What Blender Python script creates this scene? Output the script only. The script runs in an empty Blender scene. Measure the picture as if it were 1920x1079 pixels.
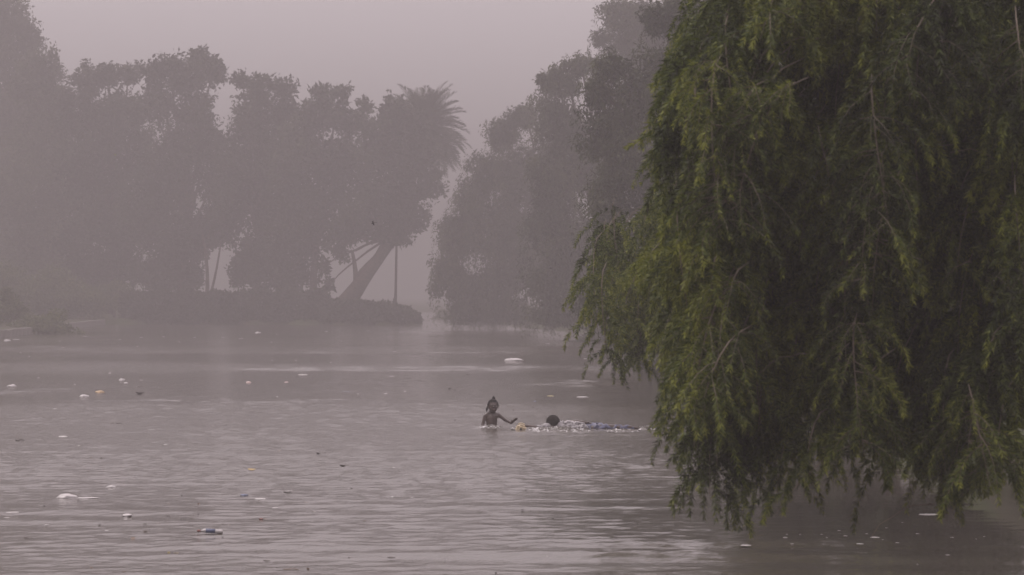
import bpy, bmesh, math
import numpy as np
from mathutils import Vector, Matrix
from mathutils import noise as mnoise

RS = np.random.RandomState
rng = RS(7)
sc = bpy.context.scene
col = sc.collection

# ------------------------------------------------------------------ camera
H = 2.0            # eye height above the water
F = 5000.0         # focal length in pixels of a 1920 wide picture
HOR = 552.0        # picture row of the horizon
cam_d = bpy.data.cameras.new('camera')
cam = bpy.data.objects.new('camera', cam_d)
col.objects.link(cam)
cam.location = (0, 0, H)
cam.rotation_euler = (math.radians(90) - math.atan((539.5 - HOR) / F), 0, 0)
cam_d.sensor_width = 36
cam_d.lens = F / 1920 * 36
cam_d.clip_start = 0.1
cam_d.clip_end = 5000
cam_d.dof.use_dof = True
cam_d.dof.focus_distance = 41
cam_d.dof.aperture_fstop = 7.5
sc.camera = cam

# ------------------------------------------------------------------ world: overcast, dusty sky
SUN_EL, SUN_AZ = math.radians(58), math.radians(-85)   # azimuth from +Y towards +X
world = bpy.data.worlds.new('World')
sc.world = world
world.use_nodes = True
wn, wl = world.node_tree.nodes, world.node_tree.links
wn.clear()
wo = wn.new('ShaderNodeOutputWorld')
bg = wn.new('ShaderNodeBackground')
sky = wn.new('ShaderNodeTexSky')
sky.sky_type = 'NISHITA'
sky.sun_disc = False
sky.sun_elevation = SUN_EL
sky.sun_rotation = SUN_AZ
sky.dust_density = 6
tc = wn.new('ShaderNodeTexCoord')
sp = wn.new('ShaderNodeSeparateXYZ')
wl.new(tc.outputs['Generated'], sp.inputs[0])
mr = wn.new('ShaderNodeMapRange')       # overcast sky: three times as bright overhead as at the horizon
mr.inputs['From Min'].default_value = 0
mr.inputs['From Max'].default_value = 1
mr.inputs['To Min'].default_value = 2.9
mr.inputs['To Max'].default_value = 10.6
pw = wn.new('ShaderNodeMath'); pw.operation = 'POWER'; pw.use_clamp = True
mx0 = wn.new('ShaderNodeMath'); mx0.operation = 'MAXIMUM'; mx0.inputs[1].default_value = 0.0
wl.new(sp.outputs['Z'], mx0.inputs[0]); wl.new(mx0.outputs[0], pw.inputs[0]); pw.inputs[1].default_value = 0.65
wl.new(pw.outputs[0], mr.inputs['Value'])
tint = wn.new('ShaderNodeVectorMath'); tint.operation = 'SCALE'
tint.inputs[0].default_value = (1.0, 0.875, 0.925)
wl.new(mr.outputs['Result'], tint.inputs['Scale'])
mixw = wn.new('ShaderNodeMix'); mixw.data_type = 'RGBA'
mixw.inputs['Factor'].default_value = 0.94
wl.new(sky.outputs['Color'], mixw.inputs['A'])
wl.new(tint.outputs['Vector'], mixw.inputs['B'])
wl.new(mixw.outputs['Result'], bg.inputs['Color'])
bg.inputs['Strength'].default_value = 0.132
wl.new(bg.outputs[0], wo.inputs['Surface'])

sun_d = bpy.data.lights.new('sun', 'SUN')
sun_d.energy = 0.9
sun_d.angle = math.radians(18)
sun_d.color = (1.0, 0.93, 0.86)
sun = bpy.data.objects.new('sun', sun_d)
col.objects.link(sun)
sv = Vector((math.sin(SUN_AZ) * math.cos(SUN_EL), math.cos(SUN_AZ) * math.cos(SUN_EL), math.sin(SUN_EL)))
sun.rotation_euler = sv.to_track_quat('Z', 'Y').to_euler()
sun.location = sv * 60

sc.view_settings.view_transform = 'Standard'
sc.view_settings.look = 'None'
sc.view_settings.gamma = 1
sc.view_settings.use_curve_mapping = False
sc.view_settings.exposure = 0.68
sc.render.engine = 'CYCLES'
sc.cycles.use_denoising = True
sc.cycles.max_bounces = 6
sc.cycles.diffuse_bounces = 3
sc.cycles.glossy_bounces = 3
sc.cycles.transmission_bounces = 3
sc.cycles.volume_bounces = 2
sc.cycles.transparent_max_bounces = 4
sc.cycles.sample_clamp_indirect = 6

HAZE_DENSITY = 0.0057

# ------------------------------------------------------------------ helpers
def px(x, y, D):
    """picture pixel (1920 wide) at distance D -> point of the place"""
    return np.array([(x - 960) / F * D, D, H - (y - HOR) / F * D])

def on_water(x, y):
    D = H * F / (y - HOR)
    return np.array([(x - 960) / F * D, D, 0.0]), D

def link(name, me, mat=None, parent=None):
    o = bpy.data.objects.new(name, me)
    col.objects.link(o)
    if mat is not None and me is not None and not me.materials:
        me.materials.append(mat)
    if parent is not None:
        o.parent = parent
    return o

def tag(o, label=None, cat=None, group=None, kind=None):
    if label: o['label'] = label
    if cat: o['category'] = cat
    if group: o['group'] = group
    if kind: o['kind'] = kind
    return o

def thing(name, label, cat, loc=(0, 0, 0), group=None):
    o = bpy.data.objects.new(name, None)
    o.empty_display_size = 0.2
    col.objects.link(o)
    o.location = [float(v) for v in loc]
    return tag(o, label, cat, group)

def quads_mesh(name, Q, attr=None):
    """Q (N,k,3) -> mesh of loose leaves of k corners; attr (N,) stored per point as 'tip'"""
    n, kk = Q.shape[:2]
    me = bpy.data.meshes.new(name)
    me.vertices.add(n * kk)
    me.vertices.foreach_set('co', np.ascontiguousarray(Q, dtype=np.float32).ravel())
    me.loops.add(n * kk)
    me.loops.foreach_set('vertex_index', np.arange(n * kk, dtype=np.int32))
    me.polygons.add(n)
    me.polygons.foreach_set('loop_start', np.arange(0, n * kk, kk, dtype=np.int32))
    if attr is not None:
        a = me.attributes.new('tip', 'FLOAT', 'POINT')
        a.data.foreach_set('value', np.repeat(attr, kk).astype(np.float32))
    me.update(calc_edges=True)
    return me

def mesh(name, V, Fc, smooth=True):
    me = bpy.data.meshes.new(name)
    me.from_pydata([tuple(map(float, v)) for v in V], [], [tuple(int(i) for i in f) for f in Fc])
    me.update()
    if smooth:
        me.polygons.foreach_set('use_smooth', [True] * len(me.polygons))
    return me

def unit(v):
    return v / np.maximum(np.linalg.norm(v, axis=-1, keepdims=True), 1e-9)

def rand_dir(r, n):
    return unit(r.normal(size=(n, 3)))

def leaf_quads(pos, d, L, W, r, side=None):
    """rhombus leaves: base at pos, pointing along d"""
    n = len(pos)
    if side is None:
        side = unit(np.cross(d, rand_dir(r, n)))
    L = np.broadcast_to(L, (n,))[:, None]
    W = np.broadcast_to(W, (n,))[:, None]
    Q = np.empty((n, 4, 3))
    Q[:, 0] = pos
    Q[:, 1] = pos + d * L * 0.45 + side * W * 0.5
    Q[:, 2] = pos + d * L
    Q[:, 3] = pos + d * L * 0.45 - side * W * 0.5
    return Q

def needle_tris(pos, d, L, W, r):
    """narrow pointed leaves, one triangle each"""
    n = len(pos)
    side = unit(np.cross(d, rand_dir(r, n)))
    L = np.broadcast_to(L, (n,))[:, None]; W = np.broadcast_to(W, (n,))[:, None]
    return np.stack([pos + side * W * .5, pos + d * L * .25 - side * W * .5, pos + d * L], 1)

def tube_vf(P, R, seg=6):
    P = np.array(P, float); R = np.broadcast_to(np.array(R, float), (len(P),))
    V, Fc = [], []
    T = np.gradient(P, axis=0)
    T = unit(T)
    up = np.array([0.13, 0.31, 0.94])
    for i in range(len(P)):
        a = np.cross(T[i], up)
        if np.linalg.norm(a) < 1e-3: a = np.cross(T[i], [1, 0, 0])
        a = a / np.linalg.norm(a)
        b = np.cross(T[i], a)
        for k in range(seg):
            t = 2 * math.pi * k / seg
            V.append(P[i] + R[i] * (a * math.cos(t) + b * math.sin(t)))
    for i in range(len(P) - 1):
        for k in range(seg):
            k2 = (k + 1) % seg
            Fc.append((i * seg + k, i * seg + k2, (i + 1) * seg + k2, (i + 1) * seg + k))
    Fc.append(tuple(range(seg))[::-1])
    Fc.append(tuple((len(P) - 1) * seg + k for k in range(seg)))
    return V, Fc

def merge_vf(parts):
    V, Fc = [], []
    for v, f in parts:
        o = len(V)
        V += list(v)
        Fc += [tuple(i + o for i in ff) for ff in f]
    return V, Fc

def bez(p0, p1, p2, n):
    t = np.linspace(0, 1, n)[:, None]
    return (1 - t) ** 2 * np.array(p0) + 2 * t * (1 - t) * np.array(p1) + t ** 2 * np.array(p2)

# ------------------------------------------------------------------ materials
def mat_new(name):
    m = bpy.data.materials.new(name)
    m.use_nodes = True
    return m, m.node_tree.nodes, m.node_tree.links, m.node_tree.nodes['Principled BSDF']

def simple_mat(name, c, rough=0.7, var=0.25, scale=8.0, spec=0.4, bump=0.0):
    m, n, l, b = mat_new(name)
    t = n.new('ShaderNodeTexCoord')
    nz = n.new('ShaderNodeTexNoise'); nz.inputs['Scale'].default_value = scale; nz.inputs['Detail'].default_value = 5
    l.new(t.outputs['Object'], nz.inputs['Vector'])
    mr = n.new('ShaderNodeMapRange')
    mr.inputs['From Min'].default_value = 0.3; mr.inputs['From Max'].default_value = 0.7
    mr.inputs['To Min'].default_value = 1 - var; mr.inputs['To Max'].default_value = 1 + var
    l.new(nz.outputs['Fac'], mr.inputs['Value'])
    s = n.new('ShaderNodeVectorMath'); s.operation = 'SCALE'
    s.inputs[0].default_value = c
    l.new(mr.outputs['Result'], s.inputs['Scale'])
    l.new(s.outputs['Vector'], b.inputs['Base Color'])
    b.inputs['Roughness'].default_value = rough
    b.inputs['Specular IOR Level'].default_value = spec
    if bump:
        bp = n.new('ShaderNodeBump'); bp.inputs['Distance'].default_value = bump
        l.new(nz.outputs['Fac'], bp.inputs['Height']); l.new(bp.outputs['Normal'], b.inputs['Normal'])
    return m

def leaf_mat(name, dark, mid, young, clump=1.6, trans=0.35, rough=0.55):
    m, n, l, b = mat_new(name)
    geo = n.new('ShaderNodeNewGeometry')
    nz = n.new('ShaderNodeTexNoise'); nz.inputs['Scale'].default_value = clump; nz.inputs['Detail'].default_value = 3
    l.new(geo.outputs['Position'], nz.inputs['Vector'])
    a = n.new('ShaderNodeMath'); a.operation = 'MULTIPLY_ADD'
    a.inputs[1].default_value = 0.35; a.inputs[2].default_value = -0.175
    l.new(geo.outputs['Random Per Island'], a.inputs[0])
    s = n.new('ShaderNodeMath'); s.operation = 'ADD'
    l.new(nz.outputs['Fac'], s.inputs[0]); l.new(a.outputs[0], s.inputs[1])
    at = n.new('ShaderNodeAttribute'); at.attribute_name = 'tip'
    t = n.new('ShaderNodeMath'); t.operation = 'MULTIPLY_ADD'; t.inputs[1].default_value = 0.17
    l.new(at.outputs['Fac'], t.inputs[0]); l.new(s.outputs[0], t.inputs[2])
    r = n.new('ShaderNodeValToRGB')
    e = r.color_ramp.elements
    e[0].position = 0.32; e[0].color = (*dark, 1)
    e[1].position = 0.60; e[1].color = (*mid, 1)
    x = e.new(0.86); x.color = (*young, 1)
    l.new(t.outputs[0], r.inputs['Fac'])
    l.new(r.outputs['Color'], b.inputs['Base Color'])
    b.inputs['Roughness'].default_value = rough
    b.inputs['Specular IOR Level'].default_value = 0.35
    tr = n.new('ShaderNodeBsdfTranslucent')
    l.new(r.outputs['Color'], tr.inputs['Color'])
    mx = n.new('ShaderNodeMixShader'); mx.inputs[0].default_value = trans
    l.new(b.outputs[0], mx.inputs[1]); l.new(tr.outputs[0], mx.inputs[2])
    l.new(mx.outputs[0], n['Material Output'].inputs['Surface'])
    return m

M = {}
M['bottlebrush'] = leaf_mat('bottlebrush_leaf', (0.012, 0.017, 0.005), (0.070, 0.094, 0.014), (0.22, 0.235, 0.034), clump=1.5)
M['weeping'] = leaf_mat('weeping_leaf', (0.022, 0.030, 0.012), (0.052, 0.064, 0.022), (0.09, 0.10, 0.03), clump=0.6)
M['broad'] = leaf_mat('broad_leaf', (0.018, 0.026, 0.012), (0.040, 0.052, 0.020), (0.07, 0.08, 0.03), clump=0.35)
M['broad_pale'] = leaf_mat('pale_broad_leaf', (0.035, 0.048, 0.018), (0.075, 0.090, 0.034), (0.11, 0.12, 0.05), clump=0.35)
M['hedge'] = leaf_mat('hedge_leaf', (0.018, 0.026, 0.010), (0.036, 0.046, 0.017), (0.055, 0.065, 0.025), clump=1.0)
M['bush'] = leaf_mat('bush_leaf', (0.05, 0.065, 0.02), (0.10, 0.12, 0.04), (0.15, 0.16, 0.06), clump=0.7)
M['palm'] = leaf_mat('palm_leaf', (0.022, 0.030, 0.014), (0.045, 0.058, 0.024), (0.07, 0.08, 0.035), clump=0.8)
M['bark'] = simple_mat('bark', (0.075, 0.058, 0.045), 0.9, 0.4, 6, 0.2, 0.02)
M['twig'] = simple_mat('twig_bark', (0.12, 0.098, 0.075), 0.75, 0.3, 5, 0.3)
M['stone'] = simple_mat('kerb_stone', (0.15, 0.14, 0.125), 0.9, 0.2, 3, 0.2, 0.02)
M['skin'] = simple_mat('skin', (0.045, 0.026, 0.019), 0.30, 0.12, 14, 0.5)
M['hair'] = simple_mat('hair', (0.010, 0.008, 0.007), 0.9, 0.2, 60, 0.12, 0.004)
M['eye'] = simple_mat('eye', (0.25, 0.22, 0.2), 0.2, 0.05, 20, 0.5)
M['lip'] = simple_mat('lip', (0.085, 0.04, 0.035), 0.4, 0.1, 30, 0.5)
M['blue_cloth'] = simple_mat('blue_cloth', (0.055, 0.062, 0.12), 0.35, 0.35, 18, 0.5, 0.01)
M['wet_shirt'] = simple_mat('wet_shirt', (0.27, 0.255, 0.262), 0.28, 0.35, 16, 0.6, 0.01)
M['tan_plastic'] = simple_mat('tan_plastic', (0.42, 0.34, 0.22), 0.5, 0.15, 9, 0.5)
M['hole_shade'] = simple_mat('hole_shade', (0.03, 0.026, 0.022), 0.8)
M['white_plastic'] = simple_mat('white_plastic', (0.42, 0.40, 0.395), 0.42, 0.12, 12, 0.5)
M['foam_white'] = simple_mat('foam_white', (0.52, 0.50, 0.49), 0.6, 0.08, 12, 0.5)
M['pink_plastic'] = simple_mat('pink_plastic', (0.55, 0.42, 0.40), 0.5, 0.15, 10, 0.5)
M['yellow_plastic'] = simple_mat('yellow_plastic', (0.46, 0.40, 0.20), 0.5, 0.15, 10, 0.5)
M['orange_plastic'] = simple_mat('orange_plastic', (0.42, 0.30, 0.17), 0.5, 0.25, 10, 0.5)
M['blue_plastic'] = simple_mat('blue_plastic', (0.075, 0.092, 0.16), 0.4, 0.2, 10, 0.5)
M['red_plastic'] = simple_mat('red_plastic', (0.20, 0.07, 0.055), 0.5, 0.2, 10, 0.5)
M['dark_leaf'] = simple_mat('dark_leaf', (0.040, 0.031, 0.024), 0.55, 0.3, 14, 0.4)
M['tan_leaf'] = simple_mat('tan_leaf', (0.36, 0.27, 0.13), 0.6, 0.25, 14, 0.4)
M['brown_leaf'] = simple_mat('brown_leaf', (0.16, 0.09, 0.045), 0.6, 0.3, 14, 0.4)
M['olive_leaf'] = simple_mat('olive_leaf', (0.09, 0.085, 0.028), 0.55, 0.3, 14, 0.4)
M['green_leaf'] = simple_mat('green_leaf', (0.20, 0.26, 0.05), 0.55, 0.2, 14, 0.4)
M['feather'] = simple_mat('feather', (0.015, 0.014, 0.014), 0.6, 0.2, 20, 0.3)

# water ------------------------------------------------------------------
SW = on_water(1060, 806)[0]
C1 = on_water(922, 801)[0]
def water_mat():
    m, n, l, b = mat_new('pond_water')
    b.inputs['Base Color'].default_value = (0.076, 0.067, 0.055, 1)
    b.inputs['Roughness'].default_value = 0.06
    b.inputs['IOR'].default_value = 1.333
    g = n.new('ShaderNodeNewGeometry')
    P = g.outputs['Position']
    sp = n.new('ShaderNodeSeparateXYZ'); l.new(P, sp.inputs[0])
    def math_(op, a, b_=None, c=None):
        k = n.new('ShaderNodeMath'); k.operation = op
        for i, v in enumerate((a, b_, c)):
            if v is None: continue
            if isinstance(v, (int, float)): k.inputs[i].default_value = v
            else: l.new(v, k.inputs[i])
        return k.outputs[0]
    def noise(sx, sy, detail=2.0, dist=0.0, off=0.0):
        mp = n.new('ShaderNodeMapping'); mp.inputs['Scale'].default_value = (sx, sy, 1)
        mp.inputs['Location'].default_value = (off, off * 1.7, 0)
        l.new(P, mp.inputs['Vector'])
        nz = n.new('ShaderNodeTexNoise'); nz.inputs['Scale'].default_value = 1
        nz.inputs['Detail'].default_value = detail; nz.inputs['Distortion'].default_value = dist
        l.new(mp.outputs[0], nz.inputs['Vector'])
        return nz.outputs['Fac']
    def ramp(val, pts):
        r = n.new('ShaderNodeValToRGB')
        e = r.color_ramp.elements
        e[0].position = pts[0][0]; e[0].color = (pts[0][1],) * 3 + (1,)
        e[1].position = pts[-1][0]; e[1].color = (pts[-1][1],) * 3 + (1,)
        for p_, v in pts[1:-1]:
            x = e.new(p_); x.color = (v,) * 3 + (1,)
        l.new(val, r.inputs['Fac'])
        return r.outputs['Color']
    # wind patches follow the distance down the channel, their edges wander
    wob = math_('MULTIPLY_ADD', noise(0.09, 0.05, 3, 0, 3.1), 16.0, -8.0)
    yy = math_('ADD', sp.outputs['Y'], wob)
    yn = math_('DIVIDE', yy, 165.0)
    fine_mask = ramp(yn, [(0.0, .32), (.150, .34), (.19, 1.0), (.285, 1.15), (.305, .6), (.40, .6), (.425, 1.0), (.46, 1.0), (.48, .6),
                          (.53, .6), (.55, 1.0), (.60, 1.0), (.64, .66), (.70, .95), (.75, .7), (1.0, .65)])
    swell_mask = ramp(yn, [(0.0, 1.0), (.145, 1.0), (.20, .35), (1.0, .25)])
    right = math_('MULTIPLY_ADD', math_('MULTIPLY_ADD', sp.outputs['Y'], -0.02, sp.outputs['X']), 0.5, -0.45)
    right = n_clamp = math_('MINIMUM', math_('MAXIMUM', right, 0.0), 1.0)
    fine_amp = math_('MULTIPLY', fine_mask, math_('MULTIPLY_ADD', right, -0.85, 1.0))     # sheltered under the right bank
    hgt = math_('MULTIPLY', noise(7.0, 12.0, 3.0, 0.3, 9.7), math_('MULTIPLY', fine_amp, 0.015))
    l.new(math_('MULTIPLY_ADD', fine_amp, 0.09, 0.03), b.inputs['Roughness'])
    bp = n.new('ShaderNodeBump')
    bp.inputs['Strength'].default_value = 1
    bp.inputs['Distance'].default_value = 1
    l.new(hgt, bp.inputs['Height'])
    l.new(bp.outputs['Normal'], b.inputs['Normal'])
    return m
M['water'] = water_mat()

def splash_mat():
    m, n, l, b = mat_new('splash_water')
    g = n.new('ShaderNodeNewGeometry')
    nz = n.new('ShaderNodeTexNoise'); nz.inputs['Scale'].default_value = 22; nz.inputs['Detail'].default_value = 4
    l.new(g.outputs['Position'], nz.inputs['Vector'])
    r = n.new('ShaderNodeValToRGB')
    r.color_ramp.elements[0].position = 0.50; r.color_ramp.elements[0].color = (0.070, 0.062, 0.052, 1)
    r.color_ramp.elements[1].position = 0.72; r.color_ramp.elements[1].color = (0.62, 0.61, 0.61, 1)
    l.new(nz.outputs['Fac'], r.inputs['Fac'])
    l.new(r.outputs['Color'], b.inputs['Base Color'])
    b.inputs['Roughness'].default_value = 0.12
    b.inputs['IOR'].default_value = 1.333
    return m
M['splash'] = splash_mat()

def ground_mat():
    m, n, l, b = mat_new('grassy_earth')
    g = n.new('ShaderNodeNewGeometry')
    nz = n.new('ShaderNodeTexNoise'); nz.inputs['Scale'].default_value = 0.5; nz.inputs['Detail'].default_value = 8
    l.new(g.outputs['Position'], nz.inputs['Vector'])
    r = n.new('ShaderNodeValToRGB')
    r.color_ramp.elements[0].position = 0.35; r.color_ramp.elements[0].color = (0.05, 0.042, 0.03, 1)
    r.color_ramp.elements[1].position = 0.58; r.color_ramp.elements[1].color = (0.042, 0.052, 0.02, 1)
    l.new(nz.outputs['Fac'], r.inputs['Fac'])
    l.new(r.outputs['Color'], b.inputs['Base Color'])
    b.inputs['Roughness'].default_value = 0.95
    b.inputs['Specular IOR Level'].default_value = 0.15
    return m
M['ground'] = ground_mat()

# ------------------------------------------------------------------ ground and water
LEFT_EDGE = [(-21, 2), (-22, 60), (-23.6, 123), (-27, 176), (-24, 178), (-15, 175), (-6.2, 172), (-5.8, 177), (-8, 210), (-10, 300)]
RIGHT_EDGE = [(5, 300), (2, 215), (-1.0, 175), (0.5, 160), (3.6, 137), (4.2, 100), (3.7, 72), (4.4, 45), (4.7, 22), (4.3, 16.5), (4.2, 2)]
POLY = np.array(LEFT_EDGE + RIGHT_EDGE, float)

def signed_dist(pts):
    """>0 inside the water"""
    A = POLY; B = np.roll(POLY, -1, axis=0)
    d = np.full(len(pts), 1e9); ins = np.zeros(len(pts), bool)
    for a, b in zip(A, B):
        ab = b - a
        t = np.clip(((pts - a) @ ab) / (ab @ ab), 0, 1)
        q = a + t[:, None] * ab
        d = np.minimum(d, np.linalg.norm(pts - q, axis=1))
        c = ((a[1] > pts[:, 1]) != (b[1] > pts[:, 1]))
        with np.errstate(divide='ignore', invalid='ignore'):
            xi = a[0] + (pts[:, 1] - a[1]) / (b[1] - a[1]) * (b[0] - a[0])
        ins ^= c & (pts[:, 0] < xi)
    return np.where(ins, d, -d)

def ground_z(pts):
    s = signed_dist(pts)
    t = np.clip((s + 0.35) / 0.7, 0, 1)
    t = t * t * (3 - 2 * t)
    z = 0.33 * (1 - t) - 0.75 * t
    far = np.clip((-s - 1.0) / 12, 0, 1)
    z = z + far * 0.25 + np.where(s < -1, 0.06 * np.sin(pts[:, 0] * 0.9 + np.sin(pts[:, 1] * 0.7)) * np.sin(pts[:, 1] * 0.43), 0)
    return z

xs = np.concatenate([-np.geomspace(880, 34, 14), np.arange(-32, 14, 0.5), np.geomspace(15, 880, 16)])
ys = np.concatenate([-np.geomspace(880, 6, 12), np.arange(-4, 310, 1.0), np.geomspace(314, 880, 10)])
gx, gy = np.meshgrid(xs, ys)
pts = np.stack([gx.ravel(), gy.ravel()], 1)
gz = ground_z(pts)
nx, ny = len(xs), len(ys)
idx = np.arange(nx * ny).reshape(ny, nx)
Fg = np.stack([idx[:-1, :-1], idx[:-1, 1:], idx[1:, 1:], idx[1:, :-1]], -1).reshape(-1, 4)
me = mesh('ground', np.column_stack([pts, gz]), Fg)
tag(link('ground', me, M['ground']), kind='structure')

# the water surface carries its waves as real relief where the camera can see them
def wave_h(x, y):
    r = RS(5)
    def smooth(n_, scale_x, scale_y, seed):
        q = RS(seed); v = np.zeros_like(x)
        for _ in range(n_):
            a = q.uniform(0, 2 * math.pi)
            v += np.sin(x * scale_x * q.uniform(.5, 1.6) * math.cos(a) + y * scale_y * q.uniform(.5, 1.6) * math.sin(a) + q.uniform(0, 6.28))
        return v / math.sqrt(n_ / 2)
    yy = y + 2.2 * smooth(7, .35, .25, 21) * (y / 60) + 0.05 * x
    fy = [0, 21, 23.5, 27, 45.5, 48.5, 66, 69, 74, 78, 86, 90, 97, 102, 112, 118, 126, 320]
    fv = [.24, .28, .65, 1.0, 1.0, .72, .6, 1.0, 1.0, .62, .6, 1.05, 1.0, .62, .95, .7, .65, .6]
    fine = np.interp(yy, fy, fv)
    fine *= 1 + .3 * smooth(9, .9, .5, 22)
    fine = np.clip(fine, .08, 1.4)
    lee = np.clip((x - .9 - .02 * y) / 2.0, 0, 1) * np.clip((75 - y) / 15, 0, 1)          # sheltered water under the right bank
    fine *= 1 - .85 * lee
    swell = np.interp(yy, [0, 22, 26, 320], [1.0, 1.0, .35, .25]) * (1 - .75 * lee)
    streak = np.clip(.55 + .6 * smooth(9, .5, 2.2, 23), .15, 1.5)
    h = np.zeros_like(x)
    for _ in range(46):          # wind ripples
        lam = np.exp(r.uniform(math.log(.10), math.log(.42)))
        a = r.normal() * .75
        k = 2 * math.pi / lam
        h += fine * (.020 / k) * np.sin(k * (math.sin(a) * x + math.cos(a) * y) + r.uniform(0, 6.28))
    for _ in range(16):          # longer, nearly parallel waves in the foreground
        lam = r.uniform(.45, 1.5)
        a = r.normal() * .13
        k = 2 * math.pi / lam
        h += swell * streak * (.0125 / k) * np.sin(k * (math.sin(a) * x + math.cos(a) * y) + r.uniform(0, 6.28))
    far = np.interp(yy, [0, 46, 54, 320], [0, 0, 1, 1.2])
    band = np.clip(.45 + .75 * (fine - .8) / .25, .12, 1.3) * np.clip(.7 + .5 * smooth(9, .25, .9, 25), .2, 1.5)
    for _ in range(18):          # broader chop farther up the channel
        lam = np.exp(r.uniform(math.log(.55), math.log(2.4)))
        a = r.normal() * .45
        k = 2 * math.pi / lam
        h += far * band * (.020 / k) * np.sin(k * (math.sin(a) * x + math.cos(a) * y) + r.uniform(0, 6.28))
    for c, amp, rad in ((C1, .010, 1.3), (SW, .012, 2.3)):
        d = np.hypot(x - c[0], (y - c[1]) * .9)
        h += amp * np.clip(1 - d / rad, 0, 1) * np.sin(d * 15 + 1.6 * smooth(5, 3, 3, 24))
    return h
yr = [-1.0, 4, 10, 15]
y_ = 17.0
while y_ < 306:
    yr.append(y_); y_ += .040 * (y_ / 19) ** 1.4
yr = np.array(yr + [306.0])
us = np.concatenate([[-3], np.linspace(-1, 1, 320), [3]])
hw = .192 * yr + 1.6
gx = us[None, :] * hw[:, None]
gx = np.where(np.abs(us)[None, :] > 1, np.where(us < 0, -34.0, 12.0)[None, :], np.clip(gx, -33.5, 11.5))
gy = np.repeat(yr[:, None], len(us), 1)
gh = wave_h(gx.ravel(), gy.ravel()).reshape(gx.shape)
gh[:, 0] = 0; gh[:, -1] = 0; gh[:4] = 0
nyw, nxw = gx.shape
idx = np.arange(nxw * nyw).reshape(nyw, nxw)
Fw = np.stack([idx[:-1, :-1], idx[:-1, 1:], idx[1:, 1:], idx[1:, :-1]], -1).reshape(-1, 4)
me = bpy.data.meshes.new('water')
me.vertices.add(gx.size); me.vertices.foreach_set('co', np.stack([gx, gy, gh], -1).astype(np.float32).ravel())
me.loops.add(Fw.size); me.loops.foreach_set('vertex_index', Fw.astype(np.int32).ravel())
me.polygons.add(len(Fw)); me.polygons.foreach_set('loop_start', np.arange(0, Fw.size, 4, dtype=np.int32))
me.update(calc_edges=True)
me.polygons.foreach_set('use_smooth', [True] * len(Fw))
tag(link('water', me, M['water']), kind='structure')

# stone kerb along the left bank, stone by stone
kerb = tag(link('kerb', bpy.data.meshes.new('kerb_base'), M['stone']), kind='structure')
bm = bmesh.new()
edge = np.array(LEFT_EDGE[1:4], float)
seglen = np.linalg.norm(np.diff(edge, axis=0), axis=1)
stone = None
def box_mesh(name, sx, sy, sz, bev=0.02, seed=0):
    b = bmesh.new()
    bmesh.ops.create_cube(b, size=1)
    bmesh.ops.scale(b, vec=(sx, sy, sz), verts=b.verts)
    bmesh.ops.bevel(b, geom=b.edges[:], offset=bev, segments=1, affect='EDGES')
    r = RS(seed)
    for v in b.verts: v.co += Vector(r.normal(size=3) * 0.008)
    m = bpy.data.meshes.new(name); b.to_mesh(m); b.free()
    return m
stone_meshes = [box_mesh('kerb_stone', 1.44, 0.34, 0.62, 0.03, s) for s in range(4)]
for sm in stone_meshes: sm.materials.append(M['stone'])
V, Fc = [], []
k = 0
for i in range(len(edge) - 1):
    a, b_ = edge[i], edge[i + 1]
    d = (b_ - a) / seglen[i]; nrm = np.array([-d[1], d[0]])
    n_ = int(seglen[i] // 1.5)
    # footing behind the stones
    q = [a + nrm * 0.12, b_ + nrm * 0.12, b_ + nrm * 0.42, a + nrm * 0.42]
    o = len(V)
    V += [(p[0], p[1], -0.5) for p in q] + [(p[0], p[1], 0.24) for p in q]
    Fc += [tuple(o + j for j in f) for f in ((0, 1, 5, 4), (1, 2, 6, 5), (2, 3, 7, 6), (3, 0, 4, 7), (4, 5, 6, 7), (3, 2, 1, 0))]
    for j in range(n_):
        p = a + d * (j + 0.5) * seglen[i] / n_
        o_ = link('kerb_stone', stone_meshes[k % 4], None, kerb)
        o_.location = (p[0], p[1], 0.03 + 0.012 * math.sin(k * 2.3))
        o_.rotation_euler = (0, 0, math.atan2(d[1], d[0]) + 0.01 * math.sin(k * 5.1))
        o_.scale.x = seglen[i] / n_ / 1.5
        k += 1
me = kerb.data
me.from_pydata(V, [], Fc); me.update()

# ------------------------------------------------------------------ tree builders
def crown_quads(clumps, D, r, leaf=(0.30, 0.15), layers=5.0, depth=0.8, droop=0.0, sub=16, maxn=9000):
    """clumps: ellipses of the picture (px, py, rx, ry) standing at distance D; each becomes a lumpy volume of leaves"""
    out = []
    s = D / F
    for c in clumps:
        dd = c[4] if len(c) > 4 else 0.0
        ctr = px(c[0], c[1], D + dd)
        rx, rz = c[2] * s, c[3] * s
        ry = depth * rx
        area = math.pi * rx * rz
        rx, rz = rx * 1.08, rz * 1.06
        n = int(min(maxn, layers * area / (leaf[0] * leaf[1] * 0.5)))
        ns = sub
        sd = rand_dir(r, ns)
        sc_ = sd * np.array([rx, ry, rz]) * r.uniform(0.45, 0.86, (ns, 1))
        srad = r.uniform(0.26, 0.44, ns)
        pick = r.randint(0, ns, n)
        core = r.rand(n) < 0.26
        q = rand_dir(r, n) * (r.rand(n, 1) ** 0.5)
        p = sc_[pick] + q * srad[pick][:, None] * np.array([rx, ry, rz])
        p[core] = rand_dir(r, core.sum()) * (r.rand(core.sum(), 1) ** 0.33) * np.array([rx, ry, rz]) * 0.62
        p = p + ctr
        d = rand_dir(r, n)
        d[:, 2] -= droop
        d = unit(d)
        sz = r.uniform(0.65, 1.3, n) * np.where(core, 1.5, 1.0)
        out.append(leaf_quads(p, d, leaf[0] * sz, leaf[1] * sz, r))
    return np.concatenate(out)

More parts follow.
